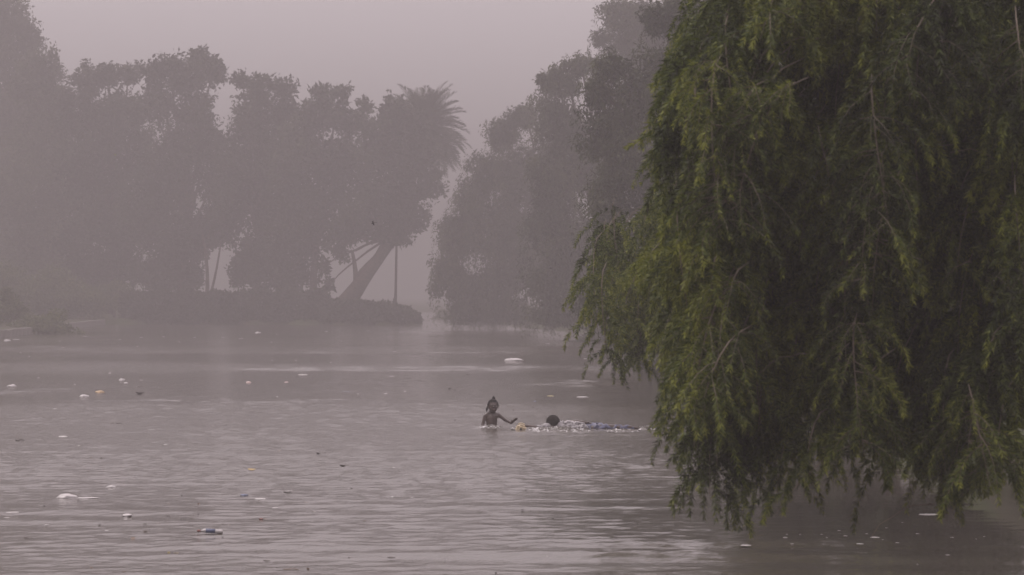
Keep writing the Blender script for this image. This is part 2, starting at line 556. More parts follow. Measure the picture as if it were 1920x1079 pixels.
def strand_quads(clumps, D, r, per=26, leaf=(0.16, 0.035), length=(0.6, 1.9), depth=0.8, nleaf=34):
    """hanging switches of narrow leaves"""
    out = []
    s = D / F
    for c in clumps:
        dd = c[4] if len(c) > 4 else 0.0
        ctr = px(c[0], c[1], D + dd)
        R3 = np.array([c[2] * s, c[2] * s * depth, c[3] * s])
        n = max(6, int(per * R3[0] * R3[2] / 2.0))
        d = rand_dir(r, n); d[:, 1] = -np.abs(d[:, 1]) * np.where(r.rand(n) < 0.8, 1, -1)
        a = ctr + d * R3 * r.uniform(0.72, 1.02, (n, 1))
        Ls = r.uniform(*length, n)
        outd = unit(d * np.array([1, 1, 0]) + 1e-6)
        t = r.rand(n, nleaf)
        p = a[:, None, :] + outd[:, None, :] * (0.25 * np.sqrt(t) * Ls[:, None])[..., None]
        p[..., 2] += (0.12 * np.sin(t * 3.0) - t ** 1.3) * Ls[:, None]
        p += r.normal(size=p.shape) * 0.035
        p = p.reshape(-1, 3)
        dv = unit(np.array([0, 0, -0.9]) + r.normal(size=p.shape) * 0.55)
        sz = r.uniform(0.6, 1.3, len(p))
        out.append(leaf_quads(p, dv, leaf[0] * sz, leaf[1] * sz, r))
    return np.concatenate(out)

def trunk_mesh(name, lines):
    V, Fc = merge_vf([tube_vf(P, R, 8) for P, R in lines])
    return mesh(name, V, Fc)

def wob(P, r, a):
    P = np.array(P, float)
    P[1:-1] += r.normal(size=(len(P) - 2, 3)) * a
    return P

def base_at(x, y):
    z = float(ground_z(np.array([[x, y]]))[0])
    return np.array([x, y, z])

def make_tree(name, label, cat, D, tx, clumps, seed, mat, group=None, leaf=(0.30, 0.15), layers=3.7, depth=0.8,
              strands=None, r0=0.26, base_xy=None, droop=0.0, extra_lines=None, sub=16, fork_at=None):
    r = RS(seed)
    bx, by = base_xy if base_xy is not None else ((tx - 960) / F * D, D)
    base = base_at(bx, by)
    t = thing(name, label, cat, base, group)
    cs = sorted(clumps, key=lambda c: -c[1])
    cen = [px(c[0], c[1], D + (c[4] if len(c) > 4 else 0)) for c in cs]
    mid = cen[len(cen) // 2] * 0.5 + np.mean(cen, 0) * 0.5
    fork = base + (mid - base) * 0.42
    fork[2] = base[2] + max(1.0, (mid[2] - base[2]) * 0.45)
    if fork_at is not None: fork = np.array(fork_at, float)
    P = wob(bez(base - [0, 0, 0.3], base * .5 + fork * .5 + [0, 0, -.2 if fork_at is not None else .25 * (fork[2] - base[2])], fork, 7), r, 0.05)
    tr = link('trunk', trunk_mesh('trunk', [(P, np.linspace(r0 * 1.25, r0 * 0.75, 7))]), M['bark'], t)
    for c in cen:
        q = bez(fork, fork * 0.4 + c * 0.6 + [0, 0, 0.25 * abs(c[2] - fork[2])], c, 7)
        b = link('limb', trunk_mesh('limb', [(wob(q, r, 0.06), np.linspace(r0 * 0.5, 0.03, 7))]), M['bark'], t)
    if extra_lines:
        for nm, ln in extra_lines:
            link(nm, trunk_mesh(nm, [ln]), M['bark'], t)
    Q = crown_quads(clumps, D, r, leaf, layers, depth, droop, sub)
    if strands is not None:
        Q = np.concatenate([Q, strand_quads(clumps, D, r, **strands)])
    cr = link('crown', quads_mesh('crown', Q), mat, t)
    cr['kind'] = 'stuff'
    # children keep their world positions
    for ch in t.children:
        ch.matrix_parent_inverse = Matrix.Translation(-Vector([float(v) for v in base]))
    return t

# far left group ---------------------------------------------------------
GL = 'hazy trees on the far left bank'
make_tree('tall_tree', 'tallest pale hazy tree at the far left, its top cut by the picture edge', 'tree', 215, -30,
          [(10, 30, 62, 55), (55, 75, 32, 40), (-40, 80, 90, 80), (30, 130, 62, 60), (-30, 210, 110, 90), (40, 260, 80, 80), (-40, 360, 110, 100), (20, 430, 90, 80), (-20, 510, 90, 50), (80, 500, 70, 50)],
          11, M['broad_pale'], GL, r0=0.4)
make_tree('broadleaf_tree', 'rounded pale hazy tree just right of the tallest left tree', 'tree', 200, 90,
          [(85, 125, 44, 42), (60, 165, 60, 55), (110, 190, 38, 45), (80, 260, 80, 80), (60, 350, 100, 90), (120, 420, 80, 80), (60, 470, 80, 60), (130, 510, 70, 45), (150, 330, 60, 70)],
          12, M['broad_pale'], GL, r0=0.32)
make_tree('broadleaf_tree', 'broad flat-topped hazy tree left of the dark knobbly-topped tree', 'tree', 192, 200,
          [(165, 150, 36, 38), (205, 142, 34, 32), (243, 138, 28, 26), (150, 210, 60, 60), (220, 215, 66, 70), (190, 310, 95, 95), (240, 410, 80, 80), (170, 450, 80, 70), (235, 505, 70, 48), (170, 520, 60, 40), (255, 290, 50, 60)],
          13, M['broad'], GL, r0=0.32)
make_tree('broadleaf_tree', 'dark hazy tree with a tall knobbly top, highest of the left middle', 'tree', 186, 335,
          [(318, 128, 40, 32), (290, 140, 26, 28), (372, 108, 24, 24), (400, 130, 30, 36), (350, 150, 56, 44), (285, 195, 50, 50), (365, 215, 55, 55), (330, 300, 90, 80), (310, 400, 95, 85), (340, 470, 66, 55), (300, 520, 66, 44), (395, 270, 40, 40), (405, 345, 44, 50), (395, 425, 50, 50), (355, 520, 40, 36)],
          14, M['broad'], GL, r0=0.3)
make_tree('broadleaf_tree', 'dark hazy tree with an even crown right of the knobbly-topped tree', 'tree', 183, 478,
          [(452, 152, 22, 20), (492, 160, 34, 26), (535, 168, 26, 24), (478, 195, 44, 36), (530, 210, 44, 40), (460, 265, 50, 50), (520, 290, 80, 70), (460, 370, 72, 72), (530, 400, 72, 70), (490, 470, 58, 48), (505, 520, 68, 42), (435, 320, 36, 50), (430, 420, 40, 50), (455, 500, 30, 44), (475, 225, 40, 36)],
          15, M['broad'], GL, r0=0.28,
          extra_lines=[('stem', (bez(px(388, 562, 183), px(392, 500, 183), px(380, 440, 183), 6), np.linspace(.16, .07, 6))),
                       ('stem', (bez(px(392, 562, 183.3), px(405, 520, 183.3), px(415, 450, 183.3), 6), np.linspace(.11, .05, 6)))])
make_tree('broadleaf_tree', 'hazy tree with a thin twiggy top left of the palm', 'tree', 180, 585,
          [(600, 172, 30, 18), (640, 178, 24, 20), (682, 196, 18, 14), (610, 215, 60, 42), (665, 230, 46, 36), (600, 300, 80, 66), (660, 330, 70, 70), (580, 390, 66, 66), (560, 450, 56, 50), (555, 515, 46, 44), (560, 250, 50, 50), (540, 330, 50, 60), (650, 420, 50, 40)],
          16, M['broad'], GL, r0=0.26)
# leaning tree with its forked trunk
D7 = 177.0
make_tree('leaning_tree', 'tree with a forked trunk leaning right over the low hedge', 'tree', D7, 640,
          [(738, 205, 34, 38), (775, 235, 36, 40), (725, 240, 34, 44), (710, 285, 55, 55), (770, 300, 56, 56), (808, 345, 30, 44), (740, 370, 76, 60), (690, 405, 70, 50), (775, 410, 42, 40), (735, 445, 50, 20), (650, 440, 36, 26), (625, 462, 26, 13), (618, 535, 11, 17), (640, 480, 18, 14), (607, 500, 12, 22)],
          17, M['broad'], GL, r0=0.2, fork_at=px(738, 445, D7),
          extra_lines=[('main_stem', (bez(px(636, 578, D7), px(672, 540, D7), px(742, 440, D7), 9), np.linspace(.56, .33, 9))),
                       ('side_stem', (bez(px(664, 556, D7), px(672, 520, D7), px(660, 470, D7), 6), np.linspace(.24, .10, 6))),
                       ('side_stem', (bez(px(668, 520, D7), px(690, 490, D7), px(735, 455, D7), 6), np.linspace(.15, .08, 6))),
                       ('side_stem', (bez(px(650, 570, D7), px(662, 560, D7), px(672, 530, D7), 5), np.linspace(.26, .22, 5)))])

# palm -------------------------------------------------------------------
def palm():
    D = 181.0
    r = RS(23)
    c = px(797, 238, D)
    base = base_at(px(630, 570, D)[0], D)
    t = thing('palm_tree', 'hazy palm with a feathery rounded crown rising above the leaning tree', 'palm tree', base)
    inv = Matrix.Translation(-Vector(base.tolist()))
    P = bez(base - [0, 0, .3], px(765, 430, D), c, 14)
    link('trunk', trunk_mesh('trunk', [(P, np.linspace(.36, .28, 14))]), M['bark'], t).matrix_parent_inverse = inv
    nf = 150
    for i in range(nf):
        az = i * 2.39996
        el = math.radians(80 - 140 * (i / nf) ** 0.85) + r.normal() * 0.06
        L = r.uniform(2.7, 3.7)
        hd = np.array([math.cos(az), math.sin(az), 0])
        d0 = hd * math.cos(el) + np.array([0, 0, math.sin(el)])
        p1 = c + d0 * L * 0.55
        p2 = c + hd * L * (0.35 + 0.55 * math.cos(el)) + np.array([0, 0, L * (0.92 * math.sin(el) - 0.30 * math.cos(el))])
        S = bez(c, p1, p2, 40)
        T = unit(np.gradient(S, axis=0))
        sd = unit(np.cross(T, [0, 0, 1.0]))
        upv = np.cross(sd, T)
        Q = []
        for s_ in (-1, 1):
            k = np.arange(4, 40)
            ll = 0.62 * np.sin(np.clip((k - 1) / 39, 0, 1) * math.pi * 0.85 + 0.25)
            dv = unit(T[k] * 0.75 + s_ * sd[k] * 0.75 + upv[k] * 0.25 + r.normal(size=(len(k), 3)) * 0.10)
            Q.append(leaf_quads(S[k], dv, ll * 1.25, 0.085, r, side=T[k]))
        Q = np.concatenate(Q)
        V, Fc = tube_vf(S[::5], np.linspace(.03, .008, len(S[::5])), 3)
        Vq = Q.reshape(-1, 3); o = len(V)
        V = list(V) + list(Vq)
        Fc = list(Fc) + [tuple(o + 4 * j + q for q in range(4)) for j in range(len(Q))]
        link('frond', mesh('frond', V, Fc, False), M['palm'], t).matrix_parent_inverse = inv
palm()

# pole beside the leaning tree -------------------------------------------
pb = base_at(px(741, 575, 180)[0], 180.0)
pole = thing('pole', 'thin straight pole standing on the bank right of the leaning trunk', 'pole', pb)
inv = Matrix.Translation(-Vector(pb.tolist()))
top = px(744, 400, 180)
link('shaft', trunk_mesh('shaft', [(bez(pb + [0, 0, .5], (pb + top) / 2 + [0.03, 0, 0], top, 8), np.linspace(.11, .065, 8))]), M['bark'], pole).matrix_parent_inverse = inv
link('footing', trunk_mesh('footing', [(np.array([pb - [0, 0, .2], pb + [0, 0, .3], pb + [0, 0, .62]]), [.20, .17, .09])]), M['stone'], pole).matrix_parent_inverse = inv
link('cap', trunk_mesh('cap', [(np.array([top, top + [0, 0, .06], top + [0, 0, .1]]), [.075, .075, .02])]), M['bark'], pole).matrix_parent_inverse = inv

# hedges and bushes ------------------------------------------------------
def hedge(label, path, h, w, seed, mat, n_per_m=1500, group=None):
    r = RS(seed)
    path = np.array(path, float)
    hh = np.broadcast_to(np.array(h, float), (len(path),))
    mid = path.mean(0); base = base_at(mid[0], mid[1])
    t = thing('hedge', label, 'hedge', base, group)
    inv = Matrix.Translation(-Vector(base.tolist()))
    Q = []
    lines = []
    for i in range(len(path) - 1):
        a, b = path[i], path[i + 1]
        L = np.linalg.norm(b - a); d = (b - a) / L; nn = np.array([-d[1], d[0]])
        n = int(n_per_m * L)
        s = r.rand(n); u = r.uniform(-1, 1, n); v = r.rand(n)
        hs = hh[i] + (hh[i + 1] - hh[i]) * s
        face = r.rand(n)
        u = np.where(face < .68, np.sign(u) * (0.8 + 0.2 * np.abs(u)), u)
        v = np.where(face >= .68, 0.82 + 0.2 * v, v)
        bul = 1 - 0.35 * np.clip(v, 0, 1) ** 3
        p = np.zeros((n, 3))
        p[:, :2] = a + s[:, None] * L * d + nn * (u * bul * w / 2)[:, None]
        p[:, 2] = 0.2 + v * hs * (1 + 0.05 * np.sin(s * L * 3.1 + i))
        p += r.normal(size=p.shape) * 0.085
        sz = r.uniform(.6, 1.3, n)
        Q.append(leaf_quads(p, rand_dir(r, n), 0.26 * sz, 0.15 * sz, r))
        for k in range(int(L / 0.8) + 1):
            q = a + d * (k + .5) * 0.8
            lines.append((wob(np.array([[q[0], q[1], 0.1], [q[0] + .03, q[1], hs.mean() * .5], [q[0], q[1] + .05, hs.mean() * .9]]), r, .04), [.04, .03, .012]))
    cr = link('foliage', quads_mesh('hedge_foliage', np.concatenate(Q)), mat, t); cr['kind'] = 'stuff'
    cr.matrix_parent_inverse = inv
    for q in lines:
        link('stem', trunk_mesh('stem', [q]), M['bark'], t).matrix_parent_inverse = inv
    return t
hedge('long chest-high dark hedge along the far bank below the left trees', [(-26, 179.0), (-17, 176.9), (-12.2, 175.6)], [1.8, 1.85, 1.9], 1.6, 31, M['hedge'])
hedge('low rounded hedge end under the leaning trunk and pole', [(-12.1, 175.1), (-8.4, 174.0), (-6.9, 173.3), (-6.4, 173.0)], [1.25, 1.15, .85, .35], 1.7, 32, M['hedge'], 1500)

def bush(label, x, y, rx, ry, D, seed, mat, group=None, leaf=(0.16, 0.08)):
    r = RS(seed)
    b = base_at(px(x, y, D)[0], D)
    t = thing('bush', label, 'bush', b, group)
    inv = Matrix.Translation(-Vector(b.tolist()))
    s = F / D
    z0 = HOR + (H - b[2]) * s
    cl = [(x, z0 - ry * .9, rx * .8, ry * .9), (x - rx * .45, z0 - ry * .6, rx * .5, ry * .62), (x + rx * .45, z0 - ry * .55, rx * .5, ry * .6)]
    cr = link('foliage', quads_mesh('bush_foliage', crown_quads(cl, D, r, leaf, 5, 0.9, 0, 12, 6000)), mat, t); cr['kind'] = 'stuff'
    cr.matrix_parent_inverse = inv
    ln = []
    for k in range(6):
        e = px(x + r.uniform(-.6, .6) * rx, z0 - ry * r.uniform(.8, 1.4), D + r.uniform(-.4, .4))
        ln.append((bez(b - [0, 0, .1], (b + e) / 2 + [0, 0, .2], e, 5), np.linspace(.04, .01, 5)))
    for q in ln:
        link('stem', trunk_mesh('stem', [q]), M['bark'], t).matrix_parent_inverse = inv
GB = 'bushes on the banks'
bush('large pale green bush on the grassy left bank', 80, 570, 78, 42, 135, 41, M['bush'], GB)
bush('dim green bush at the left picture edge beside the kerb', -5, 575, 60, 46, 138, 42, M['bush'], GB)
bush('small pale bush between the left bank lawn and the long hedge', 215, 560, 60, 42, 180, 43, M['bush'], GB)
bush('broad dim shrub under the left trees, behind the large pale bush', 110, 550, 110, 56, 176, 141, M['bush'], GB, (.2, .1))
bush('broad dim shrub behind the bush at the left picture edge', -10, 550, 110, 60, 172, 142, M['bush'], GB, (.2, .1))
bush('low pale bush in the hazy gap right of the low hedge', 838, 600, 40, 22, 215, 44, M['bush'], GB)
bush('dark shrub at the water edge below the far weeping tree', 905, 600, 52, 30, 178, 45, M['hedge'], GB)
bush('dark mounded shrub on the right bank behind the bottlebrush', 1235, 690, 50, 28, 69, 46, M['hedge'], GB, (0.11, 0.05))
bush('dark shrub under the right-hand weeping trees', 1120, 620, 60, 34, 112, 47, M['hedge'], GB, (0.13, 0.06))

GS = 'added dark shrubs lining the right bank'  # added behind the near foliage to darken what the water reflects
for k, (x_, d_, w_, h_) in enumerate([(4.9, 30, 150, 150), (5.0, 35, 130, 130), (4.9, 40.5, 120, 120), (4.8, 46, 110, 105), (4.7, 52, 95, 90), (4.5, 58, 85, 75), (4.4, 63.5, 60, 52)]):
    bush('added dark bank-side shrub low behind the near bottlebrush foliage, %s along the water edge' % ('nearest', 'second', 'third', 'fourth', 'fifth', 'sixth', 'farthest')[k], 960 + x_ / d_ * F, 0, w_, h_, d_, 480 + k, M['hedge'], GS, (0.12, 0.06))

# weeping trees down the right bank --------------------------------------
GR = 'weeping trees along the right bank'
ST = dict(per=34, leaf=(0.17, 0.04), length=(0.8, 2.4))
make_tree('weeping_tree', 'palest weeping tree farthest along the right bank, beside the hazy gap', 'tree', 150, 1000,
          [(985, 215, 36, 36), (945, 250, 36, 46), (915, 325, 44, 50), (880, 375, 40, 48), (855, 440, 46, 55), (845, 520, 42, 52), (925, 430, 80, 80), (920, 535, 80, 55), (880, 578, 60, 32), (960, 585, 70, 28), (990, 330, 80, 90), (1000, 460, 90, 90)],
          51, M['weeping'], GR, leaf=(.22, .08), layers=4, strands=ST, base_xy=(4.3, 151), droop=0.9)
make_tree('weeping_tree', 'hazy weeping tree with drooping wisps at its top, middle of the right bank', 'tree', 118, 1100,
          [(1022, 150, 20, 24), (1060, 150, 42, 40), (1090, 120, 34, 26), (1050, 225, 62, 58), (1080, 310, 80, 70), (1030, 350, 50, 70), (1040, 440, 64, 80), (1040, 535, 70, 60), (1110, 480, 90, 90), (1060, 588, 80, 32), (1130, 590, 60, 36)],
          52, M['weeping'], GR, leaf=(.18, .07), layers=4, strands=ST, base_xy=(6.0, 119), droop=0.9)
make_tree('weeping_tree', 'pale treetop standing behind the dark weeping tree, cut by the top edge', 'tree', 136, 1190,
          [(1160, 30, 46, 42), (1125, 70, 24, 24), (1205, 30, 50, 46), (1180, 100, 60, 60), (1250, 60, 70, 70), (1200, 200, 80, 80), (1230, 320, 80, 80)],
          53, M['weeping'], GR, leaf=(.2, .08), layers=3.2, strands=ST, base_xy=(8, 136), droop=0.8)
make_tree('weeping_tree', 'darker weeping tree behind the near bottlebrush foliage', 'tree', 73, 1300,
          [(1150, 125, 40, 40), (1120, 170, 28, 44), (1235, 35, 40, 44), (1290, 20, 56, 50), (1190, 180, 60, 60), (1130, 250, 50, 66), (1250, 140, 70, 70), (1200, 300, 90, 80), (1140, 380, 50, 80), (1250, 420, 100, 100), (1170, 500, 60, 90), (1250, 560, 90, 70), (1130, 570, 50, 50), (1180, 610, 60, 40), (1240, 635, 60, 36), (1330, 300, 90, 120), (1360, 120, 80, 100)],
          54, M['weeping'], GR, leaf=(.14, .05), layers=4, strands=dict(per=40, leaf=(0.13, 0.03), length=(0.6, 1.8)), base_xy=(6.2, 74), droop=0.9)

make_tree('weeping_tree', 'added dark tree on the right bank almost hidden behind the near bottlebrush', 'tree', 38, 1560,  # mostly unseen; added so the near water mirrors dark foliage
          [(1420, 420, 110, 130), (1440, 180, 120, 130), (1600, 80, 140, 130), (1800, 150, 150, 150), (1540, 300, 140, 140), (1700, 400, 150, 150), (1430, 560, 100, 90), (1560, 520, 130, 110), (1700, 600, 140, 90), (1850, 450, 140, 160), (1850, 600, 120, 100), (1480, 640, 90, 50), (1600, 660, 120, 45)],
          55, M['weeping'], GR, leaf=(.14, .05), layers=3.5, strands=dict(per=30, leaf=(0.13, 0.03), length=(0.5, 1.2)), base_xy=(6.4, 39), droop=0.9)

# ------------------------------------------------------------------ bottlebrush trees in front
def spray_variant(seed, nl=94, big=1.0, wide=1.0):
    """a drooping leafy twig, about 0.5 m, leaving its root along +X"""
    r = RS(seed)
    L = r.uniform(0.28, 0.46)
    n = 14
    a = np.linspace(r.uniform(-.6, .1), r.uniform(-1.6, -1.3), n) + r.normal(size=n) * 0.05
    yaw = np.cumsum(r.normal(size=n) * 0.05)
    step = L / (n - 1)
    T = np.stack([np.cos(a) * np.cos(yaw), np.cos(a) * np.sin(yaw), np.sin(a)], 1)
    P = np.vstack([[0, 0, 0], np.cumsum(T[:-1] * step, 0)])
    t = np.sort(r.uniform(0.10, 1.0, nl))
    i = np.minimum((t * (n - 1)).astype(int), n - 2); f = (t * (n - 1) - i)[:, None]
    p = P[i] * (1 - f) + P[i + 1] * f
    tt = T[i]
    ang = np.arange(nl) * 2.39996
    s1 = unit(np.cross(tt, [0.1, 0.2, 1.0])); s2 = np.cross(tt, s1)
    rad = s1 * np.cos(ang)[:, None] + s2 * np.sin(ang)[:, None]
    open_ = r.uniform(0.75, 1.4, nl)[:, None] * (1.15 - 0.45 * t[:, None])
    d = unit(tt + rad * open_)
    ll = big * r.uniform(0.034, 0.058, nl) * (1 - 0.35 * t ** 4)
    Q = needle_tris(p, d, ll, wide * r.uniform(.0070, .0098, nl), r)
    return Q, t ** 2, P
SPRAYS = [spray_variant(900 + i) for i in range(10)]
INNER = [spray_variant(950 + i, 34, 1.8, 3.8) for i in range(10)]

def point_in(poly, x, y):
    ins = np.zeros(len(x), bool)
    n = len(poly)
    for i in range(n):
        x1, y1 = poly[i]; x2, y2 = poly[(i + 1) % n]
        if y1 == y2: continue
        c = ((y1 > y) != (y2 > y)) & (x < x1 + (y - y1) / (y2 - y1) * (x2 - x1))
        ins ^= c
    return ins

def sample_poly(poly, n, r):
    poly = np.array(poly, float)
    lo, hi = poly.min(0), poly.max(0)
    X = []; Y = []
    k = 0
    while k < n:
        x = r.uniform(lo[0], hi[0], n * 2); y = r.uniform(lo[1], hi[1], n * 2)
        m = point_in(poly, x, y)
        X.append(x[m]); Y.append(y[m]); k += m.sum()
    return np.concatenate(X)[:n], np.concatenate(Y)[:n]

def bottlebrush(label, poly, D0, thick, trunk_xy, seed, n_bough, n_back, n_single, hub_z, n_bare=20, back=4.0, x_dense=2010, extra=()):
    r = RS(seed)
    base = base_at(*trunk_xy)
    t = thing('bottlebrush_tree', label, 'tree', base, 'weeping bottlebrush trees in front')
    inv = Matrix.Translation(-Vector(base.tolist()))
    hub = np.array([trunk_xy[0] - .1, trunk_xy[1], hub_z])
    link('trunk', trunk_mesh('trunk', [(wob(bez(base - [0, 0, .4], [base[0] - .25, base[1], hub_z * .5], hub, 8), r, .04), np.linspace(.24, .13, 8))]), M['bark'], t).matrix_parent_inverse = inv
    X, Y = sample_poly(poly, n_bough, r)
    for pl, k_ in extra:
        xe, ye = sample_poly(pl, k_, r)
        X = np.concatenate([X, xe]); Y = np.concatenate([Y, ye])
    n_bough = len(X)
    roots = []          # (pos, direction) of sprays
    # boughs: arching shoots that leave the crown's inside and droop towards the water
    for i in range(n_bough):
        dep = D0 + r.uniform(0, thick) + 0.55 * math.sin(X[i] * 0.021 + Y[i] * .004) + 0.4 * math.sin(Y[i] * .017 - X[i] * .006)
        tip = px(X[i], Y[i], dep)
        away = hub - tip
        away[2] = 0
        away = away / (np.linalg.norm(away) + 1e-6)
        L = r.uniform(.5, 1.15)
        hang = r.uniform(.0, .45) if Y[i] > 260 else r.uniform(.25, .8)      # share of sideways reach
        root = tip + away * L * hang + np.array([r.normal() * .08, r.uniform(.0, .3), L * r.uniform(.75, .95) * (1 - .45 * hang)])
        ctrl = tip * .55 + root * .45 - away * L * .12 * (1 - hang) + np.array([0, 0, L * r.uniform(.25, .42)])
        S = bez(root, ctrl, tip, 16)
        b = link('branch', trunk_mesh('branch', [(S[::3], np.interp(np.linspace(0, 1, len(S[::3])), [0, .25, 1], [.0022, .0052, .0016]))]), M['twig'], t)
        b.matrix_parent_inverse = inv
        T = unit(np.gradient(S, axis=0))
        ns = int(L * r.uniform(18, 27) * (1.0 if (X[i] < x_dense and Y[i] > -90) else .36))
        for u in r.uniform(.18, 1.0, ns):
            k = min(int(u * 15), 15)
            sd = T[k] * .6 + rand_dir(r, 1)[0] * .8
            roots.append((S[k], sd, 1.0))
    for i in range(n_bare):
        x0, y0 = sample_poly(poly, 1, r)
        a_ = px(x0[0], y0[0], D0 + r.uniform(-.1, .35))
        L = r.uniform(.25, .6)
        dx = r.uniform(-1, -.4) if r.rand() < .75 else r.uniform(.3, .9)
        e_ = a_ + np.array([dx * L, r.uniform(-.15, .1), -L * r.uniform(.05, .75)])
        link('bare_twig', trunk_mesh('bare_twig', [(wob(bez(a_, (a_ + e_) / 2 + [0, 0, L * .2], e_, 7), r, .006), np.linspace(.0034, .0016, 7))]), M['twig'], t).matrix_parent_inverse = inv
    # deeper twigs that close the crown
    Xb, Yb = sample_poly(poly, n_back, r)
    poly_ = np.array(poly, float)
    inset = np.ones(n_back, bool)
    for ox, oy in ((-90, 0), (60, 0), (0, 110), (0, -60), (-70, 70), (45, 80)):
        inset &= point_in(poly_, Xb + ox, Yb + oy)
    for i in np.nonzero(inset)[0]:
        dep = D0 + thick * .7 + (abs(r.normal()) * thick * .8 if i % 2 else r.uniform(0, back))
        p = px(Xb[i], Yb[i] - 30, dep)
        roots.append((p, rand_dir(r, 1)[0] + np.array([-.4, -.3, 0]), 0.0))
    Pos = np.array([q[0] for q in roots]); Dr = np.array([q[1] for q in roots]); front = np.array([q[2] for q in roots])
    yaw = np.arctan2(Dr[:, 1], Dr[:, 0]) + r.normal(size=len(Pos)) * .3
    roll = r.normal(size=len(Pos)) * .25
    scl = r.uniform(.75, 1.2, len(Pos))
    var = r.randint(0, len(SPRAYS), len(Pos))
    # keep every twig above the water
    Pos[:, 2] = np.maximum(Pos[:, 2], 0.65)
    order = np.argsort(Pos[:, 1] + (1 - front) * 50)
    # the ones in front are single twigs, thinly spaced so that they are the ones that show
    vis = [i for i in order if -200 < (Pos[i, 0] / Pos[i, 1] * F) < 960 and abs(Pos[i, 2] - H) / Pos[i, 1] * F < 540]
    single = set(vis[:n_single])
    rest = []; tips = []
    stems = []
    for i in range(len(Pos)):
        R = (Matrix.Rotation(float(yaw[i]), 3, 'Z') @ Matrix.Rotation(float(roll[i]), 3, 'X')) * float(scl[i])
        Rn = np.array(R)
        Q, tp, P = (SPRAYS if front[i] else INNER)[var[i]]
        if i in single:
            o = link('leafy_twig', SPRAY_MESH[var[i]], None, t)
            o.matrix_parent_inverse = inv
            o.location = Pos[i].tolist()
            o.rotation_euler = (Matrix.Rotation(float(yaw[i]), 3, 'Z') @ Matrix.Rotation(float(roll[i]), 3, 'X')).to_euler()
            o.scale = (float(scl[i]),) * 3
        else:
            rest.append(Q @ Rn.T + Pos[i]); tips.append(tp)
    Q = np.concatenate(rest); tp = np.concatenate(tips)
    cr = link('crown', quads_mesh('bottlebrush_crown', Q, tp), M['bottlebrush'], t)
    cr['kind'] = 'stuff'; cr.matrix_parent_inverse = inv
    # main limbs
    for k in range(9):
        j = r.randint(0, n_bough)
        e = px(X[j], Y[j] - 60, D0 + thick)
        link('limb', trunk_mesh('limb', [(wob(bez(hub, (hub + e) / 2 + [0, 0, .9], e, 8), r, .04), np.linspace(.09, .02, 8))]), M['bark'], t).matrix_parent_inverse = inv
    return t

SPRAY_MESH = []
for Q, tp, P in SPRAYS:
    V, Fc = tube_vf(P[::3], np.linspace(.0035, .0015, len(P[::3])), 3)
    o = len(V)
    V = list(V) + list(Q.reshape(-1, 3))
    Fc = list(Fc)
    nt = len(Fc)
    Fc += [tuple(o + 3 * j + q for q in range(3)) for j in range(len(Q))]
    me = mesh('leafy_twig', V, Fc, False)
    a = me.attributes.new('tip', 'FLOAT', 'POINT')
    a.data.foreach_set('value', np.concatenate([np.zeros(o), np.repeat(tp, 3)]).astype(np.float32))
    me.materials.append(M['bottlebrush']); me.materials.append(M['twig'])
    me.polygons.foreach_set('material_index', [1] * nt + [0] * len(Q))
    SPRAY_MESH.append(me)

NEAR = [(1340, -90), (1322, 0), (1335, 85), (1290, 115), (1268, 185), (1262, 270), (1262, 360), (1270, 520), (1292, 640), (1285, 740), (1300, 800),
        (1300, 880), (1335, 945), (1480, 945), (1590, 920), (1700, 930), (1800, 975), (1880, 940), (1960, 900), (2300, 900), (2600, 700), (2700, 300), (2500, -150), (2000, -420), (1600, -300)]
bottlebrush('near weeping bottlebrush filling the right of the picture, twigs hanging to the water', NEAR, 14.2, 1.3, (4.9, 16.2), 61, 500, 2300, 300, 3.1, 20, 6.0,
            extra=(([(1268, 560), (1420, 560), (1470, 955), (1330, 950), (1300, 870), (1285, 740)], 60), ([(1290, 130), (1400, 110), (1420, 560), (1266, 560), (1262, 300)], 45)))
SIDE = [(1330, 385), (1230, 420), (1160, 460), (1125, 520), (1130, 590), (1112, 650), (1125, 708), (1200, 690), (1290, 700), (1400, 820), (1600, 860), (1780, 800), (1820, 300), (1620, 200), (1420, 330)]
bottlebrush('second bottlebrush whose drooping limb shows left of the near one', SIDE, 21.0, 4.5, (6.2, 24.5), 62, 330, 1100, 200, 2.9, 8, x_dense=1440)

# ------------------------------------------------------------------ people
def ico_into(bm, c, rad, sub=2, scale=None, rot=None):
    m = Matrix.Translation(Vector([float(v) for v in c]))
    if rot is not None: m = m @ rot.to_4x4()
    if scale is not None: m = m @ Matrix.Diagonal((*scale, 1))
    bmesh.ops.create_icosphere(bm, subdivisions=sub, radius=rad, matrix=m)

def chain(bm, pts, radii, flat=1.0):
    pts = [np.array(p, float) for p in pts]
    for i in range(len(pts) - 1):
        L = np.linalg.norm(pts[i + 1] - pts[i])
        n = max(2, int(L / (0.28 * min(radii[i], radii[i + 1]))))
        for k in range(n + 1):
            t = k / n
            ico_into(bm, pts[i] * (1 - t) + pts[i + 1] * t, radii[i] * (1 - t) + radii[i + 1] * t, 2)

def remeshed(name, bm, voxel, smooth=6):
    me = bpy.data.meshes.new(name + '_raw'); bm.to_mesh(me); bm.free()
    o = bpy.data.objects.new(name + '_raw', me); col.objects.link(o)
    md = o.modifiers.new('r', 'REMESH'); md.mode = 'VOXEL'; md.voxel_size = voxel
    ms = o.modifiers.new('s', 'SMOOTH'); ms.iterations = smooth; ms.factor = .5
    dg = bpy.context.evaluated_depsgraph_get()
    out = bpy.data.meshes.new_from_object(o.evaluated_get(dg))
    out.name = name
    out.materials.clear()
    bpy.data.objects.remove(o); bpy.data.meshes.remove(me)
    out.polygons.foreach_set('use_smooth', [True] * len(out.polygons))
    return out

